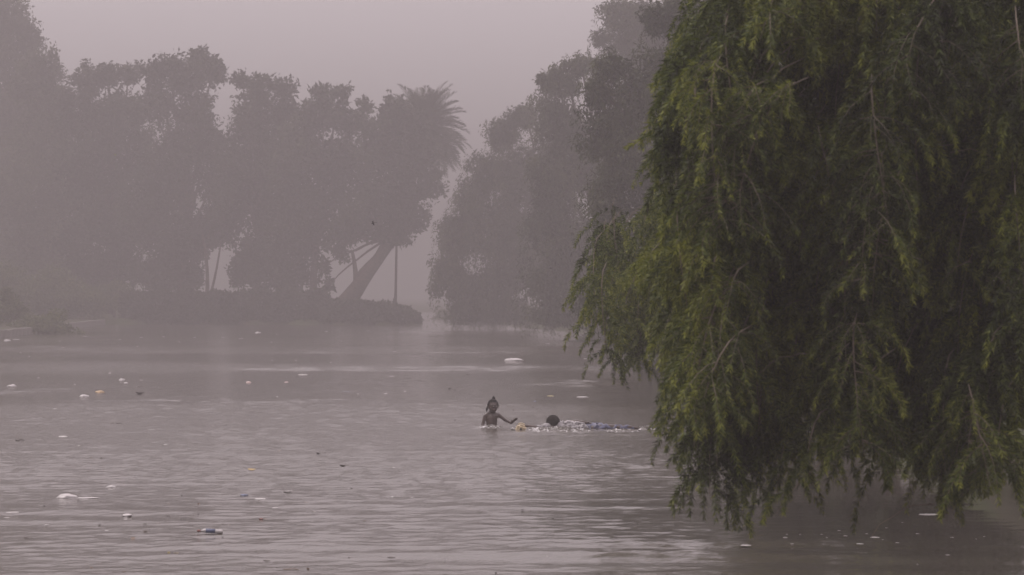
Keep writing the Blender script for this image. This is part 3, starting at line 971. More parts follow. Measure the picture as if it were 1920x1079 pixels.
def hand(bm, wrist, palm_end, thumb_dir, spread, curl, s=1.0):
    """palm and five fingers; spread = unit across the knuckles, curl = unit the fingers bend towards"""
    w = np.array(wrist, float); e = np.array(palm_end, float)
    fwd = (e - w) / np.linalg.norm(e - w)
    sp = np.array(spread, float); cu = np.array(curl, float)
    for u in (-1, -.35, .35, 1):
        chain(bm, [w + sp * u * .010 * s, e + sp * u * .017 * s], [.011 * s, .009 * s])
    for u, L in zip((-1, -.35, .35, 1), (.040, .050, .054, .046)):
        a = e + sp * u * .019 * s
        b = a + (fwd + sp * u * .12 + cu * .15) * L * .5 * s
        c = b + (fwd + sp * u * .12 + cu * .65) * L * .5 * s
        chain(bm, [a, b, c], [.0075 * s, .0068 * s, .0055 * s])
    a = w * .6 + e * .4 + np.array(thumb_dir) * .014 * s
    b = a + (np.array(thumb_dir) * .7 + fwd * .6) * .024 * s
    c = b + (np.array(thumb_dir) * .45 + fwd * .85) * .022 * s
    chain(bm, [a, b, c], [.009 * s, .008 * s, .006 * s])

def at(o, root, inv=None):
    return o

# child standing in the water, facing the camera
c1 = thing('person', 'bare-shouldered child standing chest-deep, arm held out, tufted hair', 'person', C1 - [0, 0, 0.72])
c1g = Vector((0, 0, 0.72))     # local water level above the feet
bm = bmesh.new()
hc = np.array([.018, -.01, .325])
chain(bm, [(.0, 0, -.12), (0, 0, -.02), (.002, 0, .07), (.003, 0, .135)], [.070, .064, .074, .068])
for s in (-1, 1):
    chain(bm, [(s * .03, 0, -.10), (s * .034, .0, .02), (s * .036, 0, .13)], [.058, .050, .052])
    chain(bm, [(s * .02, 0, .165), (s * .092, 0, .168)], [.042, .033]); chain(bm, [(s * .012, .004, .222), (s * .088, 0, .176)], [.036, .030])
chain(bm, [(.004, .005, .16), (.012, -.002, .25)], [.044, .040])
ico_into(bm, hc, 1, 3, (.078, .092, .094))
ico_into(bm, hc + [.006, -.035, -.055], 1, 3, (.055, .055, .045))       # jaw
ico_into(bm, hc + [.012, -.094, -.018], 1, 2, (.014, .017, .015))       # nose
ico_into(bm, hc + [.011, -.083, .012], 1, 2, (.05, .016, .012))         # brow
for s in (-1, 1):
    ico_into(bm, hc + [s * .078, .004, -.012], 1, 2, (.010, .018, .024))  # ears
    ico_into(bm, hc + [.010 + s * .034, -.070, -.035], 1, 2, (.022, .02, .02))
# arm held out to the right of the picture, hand bent up
sh, el, wr, pe = np.array([.105, 0, .182]), np.array([.208, -.02, .103]), np.array([.298, -.05, .060]), np.array([.335, -.055, .100])
chain(bm, [sh, el, wr], [.031, .026, .019])
hand(bm, wr, pe, (-.75, -.2, .55), (-.55, -.6, .45), (.9, 0, -.15))
# other arm goes down into the water
sh2, el2, wr2, pe2 = np.array([-.100, 0, .166]), np.array([-.135, -.02, .04]), np.array([-.10, -.10, -.05]), np.array([-.09, -.145, -.075])
chain(bm, [sh2, el2, wr2], [.030, .025, .018])
hand(bm, wr2, pe2, (.7, -.3, .6), (.8, 0, .5), (0, -.3, -.9))
for s in (-1, 1):
    chain(bm, [(s * .042, 0, -.14), (s * .05, -.015, -.40), (s * .05, .015, -.675)], [.062, .043, .030])
    chain(bm, [(s * .05, .03, -.695), (s * .056, -.09, -.703)], [.026, .017])
body = remeshed('child_body', bm, 0.006)
for v in body.vertices: v.co += c1g
link('body', body, M['skin'], c1)
# hair: close cap with small tied tufts
def hair_cap(hc, rx, ry, rz, face_dir, seed, front=0.15):
    b = bmesh.new()
    bmesh.ops.create_icosphere(b, subdivisions=4, radius=1)
    r = RS(seed)
    dele = []
    for v in b.verts:
        d = v.co.copy()
        f = d.dot(face_dir)
        if d.z < -0.35 + 0.75 * max(0, f) + (0.25 if f > front + .5 else 0): dele.append(v)
        k = 1 + 0.035 * mnoise.noise(d * 9) + .02 * mnoise.noise(d * 23)
        v.co = Vector((hc[0] + d.x * rx * k, hc[1] + d.y * ry * k, hc[2] + d.z * rz * k))
    bmesh.ops.delete(b, geom=dele, context='VERTS')
    return b
b = hair_cap(hc, .084, .098, .100, Vector((.15, -1, 0)).normalized(), 3)
me = bpy.data.meshes.new('hair'); b.to_mesh(me); b.free()
for v in me.vertices: v.co += c1g
hair = link('hair', me, M['hair'], c1)
for v in me.polygons: v.use_smooth = True
tufts = [((.02, -.005, .415), (.018, -.004, .445), (.034, -.012, .468)), ((.03, .0, .415), (.042, 0, .435), (.048, -.004, .45)),
         ((-.065, .0, .30), (-.078, -.01, .262), (-.072, -.016, .225)), ((-.06, -.03, .29), (-.072, -.038, .255), (-.076, -.04, .24))]
for p in tufts:
    V, Fc = tube_vf(np.array(p) + np.array([0, 0, .72]), [.014, .013, .005], 7)
    link('hair_tuft', mesh('hair_tuft', V, Fc), M['hair'], hair)
for s in (-1, 1):
    b = bmesh.new(); ico_into(b, hc + [.012 + s * .031, -.0845, -.002], 1, 2, (.013, .006, .008))
    m_ = bpy.data.meshes.new('eye'); b.to_mesh(m_); b.free()
    for v in m_.vertices: v.co += c1g
    e = link('eye', m_, M['eye'], c1)
    b = bmesh.new(); ico_into(b, hc + [.014 + s * .031, -.0895, -.002], 1, 2, (.006, .003, .006))
    m_ = bpy.data.meshes.new('iris'); b.to_mesh(m_); b.free()
    for v in m_.vertices: v.co += c1g
    link('iris', m_, M['hair'], e)
b = bmesh.new(); ico_into(b, hc + [.012, -.0905, -.058], 1, 2, (.022, .007, .008))
m_ = bpy.data.meshes.new('mouth'); b.to_mesh(m_); b.free()
for v in m_.vertices: v.co += c1g
link('mouth', m_, M['lip'], c1)

# child swimming, head to the left, legs trailing right
D2 = 39.7
def s2(x, y, dy=0.0):
    return px(x, y, D2 + dy)
O2 = px(1075, 805, D2); O2[2] = -0.12
c2 = thing('person', 'swimming child low in the splash, back of a dark round head showing', 'person', O2)
bm = bmesh.new()
h2 = s2(1037, 791.5)
loc = lambda p: np.array(p, float) - O2
ico_into(bm, loc(h2), 1, 3, (.099, .106, .101))
ico_into(bm, loc(h2) + [-.01, .07, -.05], 1, 3, (.055, .06, .06))      # jaw, turned away
ico_into(bm, loc(h2) + [-.01, .118, -.02], 1, 2, (.015, .018, .018))    # nose
for s in (-1, 1):
    ico_into(bm, loc(h2) + [s * .098, .012, -.025], 1, 2, (.010, .018, .026))
chain(bm, [loc(h2) + [0.01, -.01, -.06], loc(s2(1052, 801))], [.045, .05])
chain(bm, [loc(s2(1050, 803)), loc(s2(1072, 806)), loc(s2(1098, 806)), loc(s2(1112, 806))], [.085, .088, .08, .08])
chain(bm, [loc(s2(1026, 801, -.1)), loc(s2(1052, 801, .02)), loc(s2(1058, 794, .12))], [.04, .05, .04])
# leading arm to the float
a0, a1, a2, a3 = loc(s2(1026, 801, -.12)), loc(s2(1006, 801.5, -.16)), loc(s2(983, 798.5, -.12)), loc(s2(977, 798.3, -.12))
chain(bm, [a0, a1, a2], [.034, .028, .020])
hand(bm, a2, a3, (.1, -.8, .5), (0, 1, 0), (-.2, 0, -.9))
# trailing arm along the body
b0, b1, b2, b3 = loc(s2(1058, 793, .1)), loc(s2(1080, 790.5, .02)), loc(s2(1099, 793, -.03)), loc(s2(1105, 793.5, -.03))
chain(bm, [b0, b1, b2], [.034, .030, .022])
hand(bm, b2, b3, (.1, -.7, .6), (0, 1, .1), (.2, 0, -.9))
for s in (-1, 1):
    chain(bm, [loc(s2(1114, 804, s * .06)), loc(s2(1142, 803 + s, s * .08)), loc(s2(1182, 804 + s * 2, s * .09))], [.072, .050, .032])
    chain(bm, [loc(s2(1182, 804 + s * 2, s * .09)), loc(s2(1196, 805 + s * 2, s * .09))], [.028, .016])
link('body', remeshed('swimmer_body', bm, 0.0075), M['skin'], c2)
b = bmesh.new()
bmesh.ops.create_icosphere(b, subdivisions=4, radius=1)
dele = []
for v in b.verts:
    d = v.co.copy()
    if d.z < -0.55 + 0.9 * max(0, d.y): dele.append(v)
    k = 1 + .02 * mnoise.noise(d * 12)
    q = loc(h2)
    v.co = Vector((q[0] + d.x * .104 * k, q[1] + d.y * .112 * k, q[2] + d.z * .106 * k))
bmesh.ops.delete(b, geom=dele, context='VERTS')
me = bpy.data.meshes.new('hair'); b.to_mesh(me); b.free()
for p in me.polygons: p.use_smooth = True
link('hair', me, M['hair'], c2)
bm = bmesh.new()
chain(bm, [loc(s2(1106, 804)), loc(s2(1116, 803))], [.092, .086])
for s in (-1, 1):
    chain(bm, [loc(s2(1114, 803, s * .06)), loc(s2(1142, 804 + s, s * .08)), loc(s2(1184, 806 + s * 2, s * .09))], [.080, .056, .040])
tm = remeshed('trousers', bm, 0.012, 2)
for v in tm.vertices:
    v.co += Vector(v.normal) * 0.03 * mnoise.noise(Vector(v.co) * 16)
link('trousers', tm, M['blue_cloth'], c2)
bm = bmesh.new()
chain(bm, [loc(s2(1026, 802, -.04)), loc(s2(1050, 801)), loc(s2(1072, 802)), loc(s2(1100, 804))], [.075, .098, .098, .088])
chain(bm, [loc(s2(1026, 801, -.10)), loc(s2(1012, 802, -.14))], [.05, .042])
sm_ = remeshed('shirt', bm, 0.010, 2)
for v in sm_.vertices:
    v.co += Vector(v.normal) * (0.045 * mnoise.noise(Vector((v.co.x * 9, v.co.y * 16, v.co.z * 22))) + .012 * mnoise.noise(Vector(v.co) * 40))
link('shirt', sm_, M['wet_shirt'], c2)

# float, splashes ---------------------------------------------------------
fp, fD = on_water(978, 806)
ft = thing('float', 'tan plastic container with a dark hole floating at the swimmer hand', 'container', fp)
b = bmesh.new()
bmesh.ops.create_cube(b, size=1)
bmesh.ops.scale(b, vec=(.185, .16, .13), verts=b.verts)
for v in b.verts:
    if v.co.x < 0 and v.co.z > 0: v.co.x += .035
    if v.co.x > 0 and v.co.z > 0: v.co.z -= .03; v.co.x -= .02
bmesh.ops.bevel(b, geom=b.edges[:], offset=.03, segments=3, affect='EDGES')
me = bpy.data.meshes.new('shell'); b.to_mesh(me); b.free()
o = link('shell', me, M['tan_plastic'], ft); o.location = (0, 0, .025); o.rotation_euler = (.1, .08, .15)
V, Fc = tube_vf([(-.012, -.084, .012), (-.012, -.098, .012)], [.017, .013], 10)
link('hole_stub', mesh('hole_stub', V, Fc), M['hole_shade'], ft)  # solid dark stub; the hole's inner shade is put into its colour
V, Fc = tube_vf(bez((-.05, -.03, .085), (0, -.03, .115), (.05, -.03, .075), 7), [.008] * 7, 6)
link('handle', mesh('handle', V, Fc), M['tan_plastic'], ft)

def splash(name, label, ctr, rx, ry, hgt, seed, ndrop, freq=11.0):
    r = RS(seed)
    n, m_ = 72, 30
    V = []
    for j in range(m_ + 1):
        rr = j / m_
        for i in range(n):
            a = 2 * math.pi * i / n
            x, y = rr * math.cos(a) * rx, rr * math.sin(a) * ry
            e = max(0, 1 - rr ** 2)
            q = Vector((x * freq, y * freq * .8, seed))
            rid = 1 - abs(mnoise.noise(q)) * 2
            z = hgt * e * (0.25 + 0.75 * max(0, rid) ** 2 * (0.6 + .8 * mnoise.noise(q * .4 + Vector((5, 1, 2))))) + hgt * .35 * e * mnoise.noise(q * 2.7)
            x += .02 * mnoise.noise(q * 1.9 + Vector((9, 0, 0))); 
            V.append((ctr[0] + x, ctr[1] + y, max(z, -.004 + .008 * e)))
    Fc = []
    for j in range(m_):
        for i in range(n):
            i2 = (i + 1) % n
            Fc.append((j * n + i, j * n + i2, (j + 1) * n + i2, (j + 1) * n + i))
    parts = [(V, Fc)]
    for k in range(ndrop):
        a, q = r.uniform(0, 2 * math.pi), r.uniform(.3, 1.05) ** .7
        c = np.array([ctr[0] + math.cos(a) * q * rx, ctr[1] + math.sin(a) * q * ry, r.uniform(.01, hgt * 1.3)])
        s = r.uniform(.002, .006)
        v = [c + np.array(d) * s * np.array([1.3, 1, .8]) for d in ((1, 0, 0), (-1, 0, 0), (0, 1, 0), (0, -1, 0), (0, 0, 1), (0, 0, -1))]
        parts.append((v, [(0, 2, 4), (2, 1, 4), (1, 3, 4), (3, 0, 4), (2, 0, 5), (1, 2, 5), (3, 1, 5), (0, 3, 5)]))
    V, Fc = merge_vf(parts)
    return tag(link(name, mesh(name, V, Fc), M['splash']), label, 'splash', kind='stuff')
q = on_water(1052, 809)[0]
splash('splash', 'white churning splash around the swimming child', q, .48, .24, .09, 71, 60, 14.0)
q = on_water(1006, 806)[0]
splash('splash', 'white wash over the swimming child leading arm', q, .26, .25, .055, 72, 24, 12)
q = C1 + [-.01, -.1, 0]
splash('splash', 'small ring of splashing water around the standing child', q, .22, .30, .055, 73, 40, 15)
q = on_water(968, 805)[0]
splash('splash', 'little splash at the left end of the tan container', q, .09, .12, .05, 74, 16, 18)
q = on_water(1165, 809)[0]
splash('splash', 'patch of wash over the blue trousers', q, .32, .16, .05, 75, 30, 16)
q = on_water(1214, 806)[0]
splash('splash', 'white kick splash at the end of the trailing legs', q, .14, .2, .075, 76, 24, 15)

# ------------------------------------------------------------------ floating litter and leaves
def crumple_mesh(seed, flat=.35, sub=3, pinch=0.0):
    b = bmesh.new(); bmesh.ops.create_icosphere(b, subdivisions=sub, radius=.5)
    o = Vector((seed * 3.1, seed * 1.7, 0))
    for v in b.verts:
        d = v.co.normalized()
        k = 1 + .35 * mnoise.noise(d * 1.7 + o) + .22 * mnoise.noise(d * 4.2 + o) + .1 * abs(mnoise.noise(d * 9 + o))
        v.co = v.co * k
        v.co.z *= flat
        if pinch and v.co.x > 0:
            f = 1 - pinch * (v.co.x / .5) ** 1.2
            v.co.y *= max(f, .1); v.co.z *= max(f, .15)
    me = bpy.data.meshes.new('scrap'); b.to_mesh(me); b.free()
    return me
def leaf_mesh(seed, cup=.25, width=.45):
    n, m_ = 9, 5
    V = []; Fc = []
    r = RS(seed)
    tw = r.uniform(-.3, .3)
    for side in (0, 1):
        for i in range(n):
            u = i / (n - 1)
            w = width * math.sin(math.pi * u ** .8) ** .8 * .5
            for j in range(m_):
                v = (j / (m_ - 1) - .5) * 2
                z = cup * (.5 * v * v * w * 2 + .35 * (2 * u - 1) ** 2) + tw * v * w + .02 - side * .015
                V.append((u - .5, v * w, z))
        o = side * n * m_
        for i in range(n - 1):
            for j in range(m_ - 1):
                f = (o + i * m_ + j, o + (i + 1) * m_ + j, o + (i + 1) * m_ + j + 1, o + i * m_ + j + 1)
                Fc.append(f if side == 0 else f[::-1])
    return mesh('leaf', V, Fc)
def stick_mesh(seed):
    r = RS(seed)
    P = np.stack([np.linspace(-.5, .5, 7), r.normal(size=7) * .03, .02 + np.abs(r.normal(size=7)) * .03], 1)
    parts = [tube_vf(P, np.linspace(.035, .02, 7), 6)]
    for k in (2, 4):
        parts.append(tube_vf([P[k], P[k] + [.06, r.normal() * .05, .10], P[k] + [.09, r.normal() * .08, .19]], [.018, .014, .008], 5))
    V, Fc = merge_vf(parts)
    return mesh('stick', V, Fc)
def flake_mesh(seed):
    r = RS(seed)
    n = 11
    rad = .5 * r.uniform(.65, 1.0, n)
    V = [(0, 0, .05)]
    for z in (.045, .0):
        for i in range(n):
            a = 2 * math.pi * i / n
            V.append((rad[i] * math.cos(a), rad[i] * math.sin(a), z + .03 * mnoise.noise(Vector((i, seed, z)))))
    Fc = [(0, 1 + i, 1 + (i + 1) % n) for i in range(n)]
    Fc += [(1 + i, 1 + n + i, 1 + n + (i + 1) % n, 1 + (i + 1) % n) for i in range(n)]
    return mesh('flake', V, Fc, False)
LIB = {}
for kname, fn in (('bag', lambda s: crumple_mesh(s, .42, 3, .55)), ('lump', lambda s: crumple_mesh(s, .5, 3)), ('slab', lambda s: crumple_mesh(s, .22, 3)),
                  ('leaf', lambda s: leaf_mesh(s)), ('stick', stick_mesh), ('flake', flake_mesh), ('curl', lambda s: leaf_mesh(s, .9, .6))):
    LIB[kname] = [fn(i + 1) for i in range(4)]
MESH_CACHE = {}
def shared(kind, v, mat):
    k = (kind, v, mat)
    if k not in MESH_CACHE:
        me = LIB[kind][v].copy(); me.materials.clear(); me.materials.append(M[mat])
        for p in me.polygons: p.use_smooth = kind not in ('flake',)
        MESH_CACHE[k] = me
    return MESH_CACHE[k]
lrng = RS(99)
def floater(name, label, cat, x, y, w, kind, mat, group=None, aspect=None, zs=1.0, rot=None, rx=0.0):
    p, D = on_water(x, y)
    s = .85 * w * D / F
    o = link(name, shared(kind, lrng.randint(4), mat))
    o.location = p.tolist()
    o.scale = (s, s * (aspect or lrng.uniform(.8, 1.3)), s * zs)
    o.rotation_euler = (rx, 0, lrng.uniform(-.45, .45) if rot is None else rot)
    return tag(o, label, cat, group)

# litter that can be told apart
floater('plastic_bag', 'big white plastic bag afloat alone, upstream of the children', 'bag', 963, 677, 40, 'slab', 'white_plastic', aspect=1, zs=1.25, rot=0)
floater('plastic_bag', 'long crumpled white bag trailing a thin tail, lower left water', 'bag', 128, 934, 46, 'bag', 'white_plastic', aspect=.8, rot=0)
floater('plastic_strip', 'flat grey-white tail strip beside the crumpled bag, lower left', 'plastic', 165, 934, 46, 'slab', 'white_plastic', aspect=.4, zs=.35, rot=0.05)
floater('plastic_bag', 'pointed white bag just above the long crumpled bag', 'bag', 208, 914, 21, 'bag', 'white_plastic', aspect=1, rot=3.0)
floater('plastic_bag', 'small white crumpled bag with two upturned corners, left foreground', 'bag', 239, 967, 20, 'lump', 'white_plastic', zs=.8, rot=0)
floater('blue_scrap', 'dark blue plastic piece with a pale end, left foreground', 'plastic', 458, 929, 17, 'lump', 'blue_plastic', zs=.7, rot=0)
floater('plastic_scrap', 'bright white strip right of the dark blue piece', 'plastic', 488, 936, 24, 'slab', 'foam_white', aspect=.6, zs=.5, rot=.1)
floater('tan_leaf', 'single tan curved leaf in the empty middle left water', 'leaf', 472, 882, 19, 'leaf', 'tan_leaf', zs=1.4, rot=0)
floater('dark_leaf', 'dark upright curled leaf alone in the centre water', 'leaf', 643, 876, 14, 'curl', 'dark_leaf', aspect=.8, zs=1.0, rot=.1, rx=-.7)
floater('dark_leaf', 'small dark brown leaf left of the upright curled leaf', 'leaf', 597, 852, 10, 'curl', 'dark_leaf', rot=.2)
floater('twig', 'dark forked twig with a pale scrap, left of centre foreground', 'twig', 541, 925, 20, 'stick', 'dark_leaf', zs=1.6, rot=0)
floater('plastic_scrap', 'pale scrap caught on the forked twig', 'plastic', 543, 921, 18, 'slab', 'white_plastic', aspect=.5, zs=.4)
floater('white_slab', 'oval white foam piece below the brown crumbs, far left', 'foam', 118, 819, 19, 'slab', 'foam_white', aspect=.7, zs=.7, rot=0)
floater('twig', 'two crossed dark twigs at the far left edge of the middle water', 'twig', 38, 827, 20, 'stick', 'dark_leaf', zs=1.8, rot=.3)
floater('plastic_bag', 'tan and white crumpled bag, largest of the left middle litter', 'bag', 187, 736, 18, 'lump', 'orange_plastic', zs=.9, rot=0)
floater('plastic_bag', 'whitish bag just below the tan crumpled bag', 'bag', 159, 744, 22, 'bag', 'white_plastic', rot=0)
floater('plastic_bag', 'whitish bag close to the left edge of the middle water', 'bag', 21, 725, 20, 'bag', 'white_plastic', rot=2.9)
floater('plastic_bag', 'upper of two white lumps side by side in the left middle water', 'bag', 229, 713, 12, 'lump', 'white_plastic')
floater('plastic_bag', 'lower of two white lumps side by side in the left middle water', 'bag', 236, 719, 9, 'lump', 'white_plastic')
floater('plastic_scrap', 'thin bright white strip in the far middle water', 'plastic', 568, 703, 20, 'slab', 'foam_white', aspect=.5, zs=.5, rot=0)
floater('plastic_scrap', 'short bright white strip right of the long one, far middle water', 'plastic', 735, 706, 11, 'slab', 'foam_white', aspect=.6, zs=.5, rot=0)
floater('plastic_scrap', 'pinkish plastic lump left of the thin white strip', 'plastic', 466, 718, 11, 'lump', 'pink_plastic')
floater('plastic_scrap', 'pinkish flat scrap below the thin white strip', 'plastic', 537, 717, 9, 'slab', 'pink_plastic')
floater('yellow_scrap', 'yellow plastic piece up-water of the swimming child', 'plastic', 1032, 743, 14, 'slab', 'yellow_plastic', zs=.7, rot=0)
floater('plastic_scrap', 'flat white sheet right of the yellow piece', 'plastic', 1092, 745, 25, 'slab', 'white_plastic', aspect=.8, zs=.5, rot=0)
floater('blue_scrap', 'tiny blue piece between the children and the yellow piece', 'plastic', 1003, 753, 6, 'lump', 'blue_plastic')
floater('blue_scrap', 'faint bluish sheet in the middle water left of the bright strips', 'plastic', 650, 735, 18, 'slab', 'blue_plastic', aspect=.5, zs=.2, rot=0)
floater('plastic_scrap', 'thin white stick with a knob in the left middle water', 'plastic', 284, 806, 17, 'stick', 'foam_white', aspect=.5, zs=.3, rot=0)
floater('plastic_strip', 'long white strip floating below the near bottlebrush foliage', 'plastic', 1742, 965, 46, 'slab', 'foam_white', aspect=.35, zs=.3, rot=0)
floater('plastic_strip', 'curved white strip at the lower left picture edge', 'plastic', 24, 961, 28, 'slab', 'foam_white', aspect=.4, zs=.35, rot=0.1)
floater('plastic_strip', 'fainter white strip under the curved one, lower left edge', 'plastic', 13, 971, 14, 'slab', 'white_plastic', aspect=.5, zs=.35)
floater('red_scrap', 'small dull red scrap in the left foreground', 'plastic', 490, 973, 9, 'lump', 'red_plastic', zs=.6)
floater('dark_leaf', 'dark leaf lying right of a short upright stalk, centre water', 'leaf', 916, 888, 9, 'leaf', 'dark_leaf', zs=1.6)
floater('twig', 'short dark stalk standing out of the water beside a dark leaf', 'twig', 909, 887, 5, 'stick', 'dark_leaf', zs=4)
floater('olive_leaf', 'olive leaf in the left foreground below the small white bag', 'leaf', 273, 983, 12, 'leaf', 'olive_leaf')
floater('olive_leaf', 'long dark olive leaf near the lower left edge', 'leaf', 51, 1010, 17, 'leaf', 'dark_leaf')
floater('yellow_leaf', 'small upright yellow leaf in the lower left foreground', 'leaf', 317, 1037, 7, 'curl', 'yellow_plastic', rx=-.8)
floater('tan_leaf', 'tan leaf just right of the small yellow leaf', 'leaf', 331, 1038, 13, 'leaf', 'tan_leaf')
floater('stick', 'brown stick with upright ends at the bottom edge', 'stick', 546, 1068, 33, 'stick', 'brown_leaf', aspect=.5, zs=.6, rot=0)
floater('brown_leaf', 'small brown leaf right of the stick at the bottom edge', 'leaf', 578, 1068, 8, 'curl', 'brown_leaf', rx=-.5)
floater('dark_leaf', 'wide dark leaf above the stick at the bottom edge', 'leaf', 500, 1053, 18, 'leaf', 'dark_leaf', rot=0)
floater('dark_leaf', 'long dark leaf near the bottom edge, left of centre', 'leaf', 734, 1047, 20, 'leaf', 'dark_leaf', rot=.1)
floater('twig', 'dark twig between the small white bag and the blue labelled bottle', 'twig', 346, 972, 17, 'stick', 'dark_leaf', rot=0)
floater('brown_leaf', 'small upright brown leaf left of the bright white strip', 'leaf', 373, 946, 6, 'curl', 'brown_leaf', rx=-.9)
floater('plastic_scrap', 'white litter lying on the grassy left bank', 'plastic', 14, 640, 14, 'lump', 'white_plastic')
floater('plastic_scrap', 'largest white scrap near the far bank, centre left', 'plastic', 484, 625, 12, 'lump', 'white_plastic')

# bottle with a blue label
bp, bD = on_water(392, 1000)
bt = thing('bottle', 'clear plastic bottle with a blue label and reddish cap lying on the water', 'bottle', bp)
sL = 52 * bD / F
V, Fc = tube_vf([(-.30 * sL, 0, .02), (-.24 * sL, 0, .021), (-.16 * sL, 0, .022), (.44 * sL, 0, .012), (.5 * sL, 0, .01)], [.008, .009, .017, .017, .012], 12)
link('body', mesh('bottle_body', V, Fc), M['white_plastic'], bt)
V, Fc = tube_vf([(-.12 * sL, 0, .0215), (.22 * sL, 0, .0165)], [.0180, .0180], 14)
link('label_wrap', mesh('label_wrap', V, Fc), M['blue_plastic'], bt)
V, Fc = tube_vf([(-.42 * sL, 0, .02), (-.30 * sL, 0, .02)], [.010, .010], 10)
link('cap', mesh('cap', V, Fc), M['red_plastic'], bt)
bt.rotation_euler = (0, 0, .12)

# scraps too small to tell apart
GW = 'white scraps on the far water'
for (x, y, w) in [(140, 619, 8), (30, 637, 20), (86, 634, 6), (112, 640, 6), (160, 631, 10), (118, 652, 8), (225, 637, 8), (265, 633, 9), (306, 632, 9), (365, 633, 8), (418, 633, 9),
                  (452, 635, 12), (520, 627, 9), (509, 642, 5), (336, 642, 7), (258, 650, 6), (39, 662, 6), (55, 669, 6), (265, 713, 9), (90, 734, 9), (65, 728, 8), (520, 744, 5),
                  (102, 767, 12), (740, 660, 12), (667, 650, 7), (723, 738, 9), (759, 734, 6), (671, 739, 5), (1027, 645, 10), (939, 621, 11), (1097, 673, 10), (1087, 693, 9),
                  (555, 676, 6), (510, 676, 6), (620, 680, 6), (72, 709, 7), (141, 721, 5), (560, 631, 8), (612, 622, 7), (690, 621, 9), (800, 622, 8), (640, 640, 6), (206, 700, 7)]:
    floater('white_scrap', 'small white scrap floating on the far water', 'scrap', x, y, w * .72, 'lump' if w < 8 else 'slab', 'white_plastic', GW, aspect=1.3, zs=.6)
GN = 'white flecks on the near water'
for (x, y, w) in [(283, 806, 6), (480, 1000, 6), (772, 933, 6), (735, 932, 7), (625, 962, 11), (643, 962, 8), (738, 877, 10), (958, 880, 9), (637, 893, 5), (875, 918, 9), (897, 918, 7),
                  (1026, 1043, 6), (838, 992, 4), (1025, 1002, 4), (310, 834, 10), (148, 836, 8), (590, 960, 6), (515, 953, 14), (88, 985, 14), (146, 958, 14), (200, 995, 10), (1094, 965, 5), (250, 787, 9)]:
    floater('white_fleck', 'tiny white fleck floating on the near water', 'scrap', x, y, w, 'flake', 'foam_white', GN)
GP = 'pale petals under the bottlebrush'
for (x, y, w) in [(1440, 1010, 12), (1472, 1008, 18), (1398, 1023, 36), (1540, 1002, 9), (1575, 1015, 14), (1585, 1005, 14), (1640, 1008, 36), (1612, 1020, 26), (1580, 1014, 12), (1692, 980, 9),
                  (1682, 1018, 14), (1662, 990, 10), (1720, 1001, 14), (1777, 1041, 18), (1845, 1006, 9), (1785, 1008, 12), (1720, 1058, 8), (1475, 1002, 9), (1500, 1002, 7), (1520, 1011, 8), (1420, 983, 9),
                  (1485, 1020, 12), (1550, 1008, 9), (1600, 1000, 8), (1625, 1001, 10), (1655, 1012, 9), (1573, 995, 12), (1530, 1018, 8), (1745, 1010, 7), (1810, 1008, 8), (1830, 1011, 7), (1262, 741, 5), (1636, 1067, 8)]:
    floater('petal', 'small pale petal floating under the near bottlebrush', 'petal', x, y, w * .7, 'flake', 'foam_white', GP, aspect=1.1, zs=.5)
GD = 'dark leaf crumbs on the water'
spots = [(284, 661, 6), (263, 726, 12), (262, 739, 16), (436, 720, 5), (306, 836, 5), (223, 794, 13), (485, 903, 5), (187, 984, 6), (66, 1010, 9), (273, 997, 8), (550, 984, 12), (525, 1042, 6), (172, 1065, 6),
         (233, 1073, 6), (588, 959, 7), (878, 702, 8), (843, 729, 6), (699, 864, 5), (920, 856, 4), (707, 922, 6), (980, 957, 8), (995, 959, 4), (860, 979, 5), (927, 1003, 4), (987, 994, 4), (977, 995, 4),
         (930, 1074, 5), (782, 1017, 4), (817, 1015, 5), (1026, 1051, 4), (171, 859, 4), (190, 859, 4), (165, 884, 4), (458, 810, 4), (620, 786, 5), (495, 1021, 9), (1178, 899, 6), (1100, 905, 4), (1076, 880, 4), (655, 1046, 5)]
for k in range(60):
    spots.append((lrng.uniform(0, 1000), 640 + 150 * lrng.rand(), lrng.uniform(2.6, 4.5)))
for k in range(100):
    spots.append((lrng.uniform(0, 1250), 790 + 285 * lrng.rand() ** .8, lrng.uniform(2.6, 5.5)))
for (x, y, w) in spots:
    if 890 < x < 1230 and 770 < y < 815: continue
    floater('leaf_crumb', 'tiny dark leaf crumb floating on the grey water', 'leaf', x, y, w * 1.3, ('leaf', 'curl')[lrng.randint(2)], ('dark_leaf', 'dark_leaf', 'brown_leaf')[lrng.randint(3)], GD, zs=.5)
GO = 'brown leaf bits in the left foreground'
for (x, y, w) in [(317, 945, 7), (418, 983, 7), (371, 1008, 6), (400, 957, 9), (575, 943, 9), (250, 1010, 12), (120, 1025, 6), (430, 985, 5)]:
    floater('brown_leaf', 'small brown leaf bit floating in the left foreground', 'leaf', x, y, w, 'leaf', 'brown_leaf', GO)

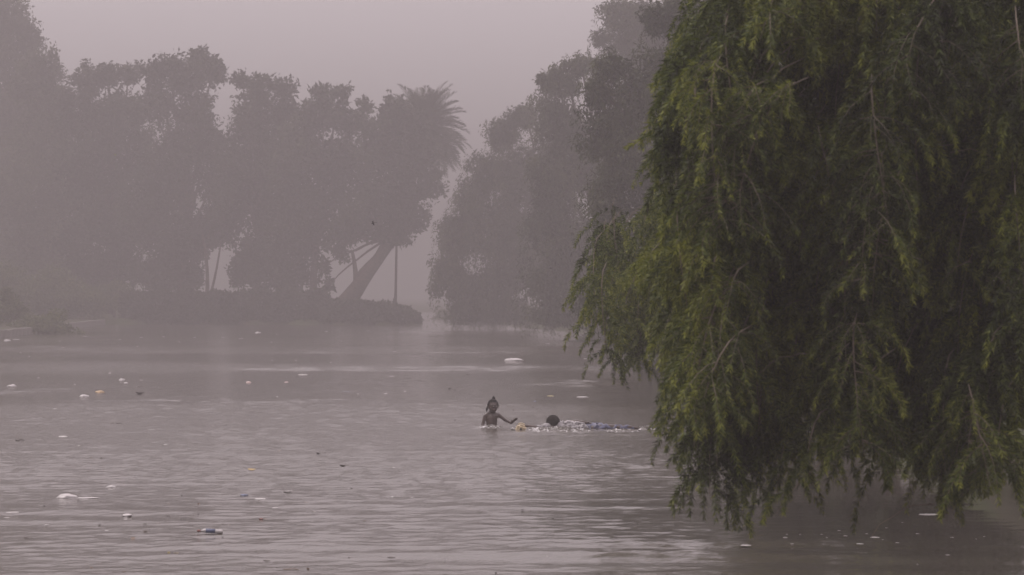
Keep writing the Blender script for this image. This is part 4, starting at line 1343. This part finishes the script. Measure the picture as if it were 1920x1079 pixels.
# ------------------------------------------------------------------ birds in the air
def bird(label, x, y, D, span, mat, pitch):
    c = px(x, y, D)
    t = thing('bird', label, 'bird', c)
    s = span
    V, Fc = tube_vf([(0, -.5 * s, 0), (0, -.4 * s, .01 * s), (0, -.15 * s, 0), (0, .2 * s, 0), (0, .5 * s, 0)], [.02 * s, .07 * s, .11 * s, .07 * s, .03 * s], 8)
    link('body', mesh('bird_body', V, Fc), mat, t)
    for sd in (-1, 1):
        V = [(sd * .04 * s, -.2 * s, .03 * s), (sd * .04 * s, .12 * s, .03 * s), (sd * .35 * s, .1 * s, .2 * s), (sd * .6 * s, .18 * s, .15 * s), (sd * .4 * s, -.2 * s, .22 * s),
             (sd * .04 * s, -.2 * s, .01 * s), (sd * .04 * s, .12 * s, .01 * s), (sd * .35 * s, .1 * s, .18 * s), (sd * .6 * s, .18 * s, .14 * s), (sd * .4 * s, -.2 * s, .20 * s)]
        Fc = [(0, 1, 2, 4), (4, 2, 3), (5, 9, 7, 6), (9, 8, 7), (0, 4, 9, 5), (4, 3, 8, 9), (3, 2, 7, 8), (2, 1, 6, 7), (1, 0, 5, 6)]
        link('wing', mesh('wing', V, Fc, False), mat, t)
    V = [(0, .4 * s, 0), (-.08 * s, .75 * s, 0), (.08 * s, .75 * s, 0), (0, .4 * s, -.03 * s), (-.08 * s, .75 * s, -.02 * s), (.08 * s, .75 * s, -.02 * s)]
    link('tail', mesh('tail', V, [(0, 1, 2), (3, 5, 4), (0, 3, 4, 1), (1, 4, 5, 2), (2, 5, 3, 0)], False), mat, t)
    t.rotation_euler = pitch
bird('small dark bird flying in front of the hazy leaning tree', 700, 419, 46, .075, M['feather'], (math.radians(50), math.radians(70), math.radians(-35)))
bird('tiny green bird flying in front of the left trees', 216, 291, 52, .04, M['green_leaf'], (math.radians(40), 0, math.radians(30)))

# ------------------------------------------------------------------ haze
b = bmesh.new()
bmesh.ops.create_cube(b, size=1)
bmesh.ops.scale(b, vec=(1900, 1900, 28.5), verts=b.verts)
bmesh.ops.translate(b, vec=(0, 0, 28.5 / 2 - 1.9), verts=b.verts)
me = bpy.data.meshes.new('haze'); b.to_mesh(me); b.free()
m = bpy.data.materials.new('haze'); m.use_nodes = True
n, l = m.node_tree.nodes, m.node_tree.links
n.clear()
out = n.new('ShaderNodeOutputMaterial'); pv = n.new('ShaderNodeVolumePrincipled')
pv.inputs['Color'].default_value = (0.40, 0.378, 0.382, 1)
pv.inputs['Density'].default_value = HAZE_DENSITY
pv.inputs['Anisotropy'].default_value = 0.2
l.new(pv.outputs[0], out.inputs['Volume'])
tag(link('haze', me, m), 'pale mauve-grey haze filling the air over the water', 'haze', kind='stuff')
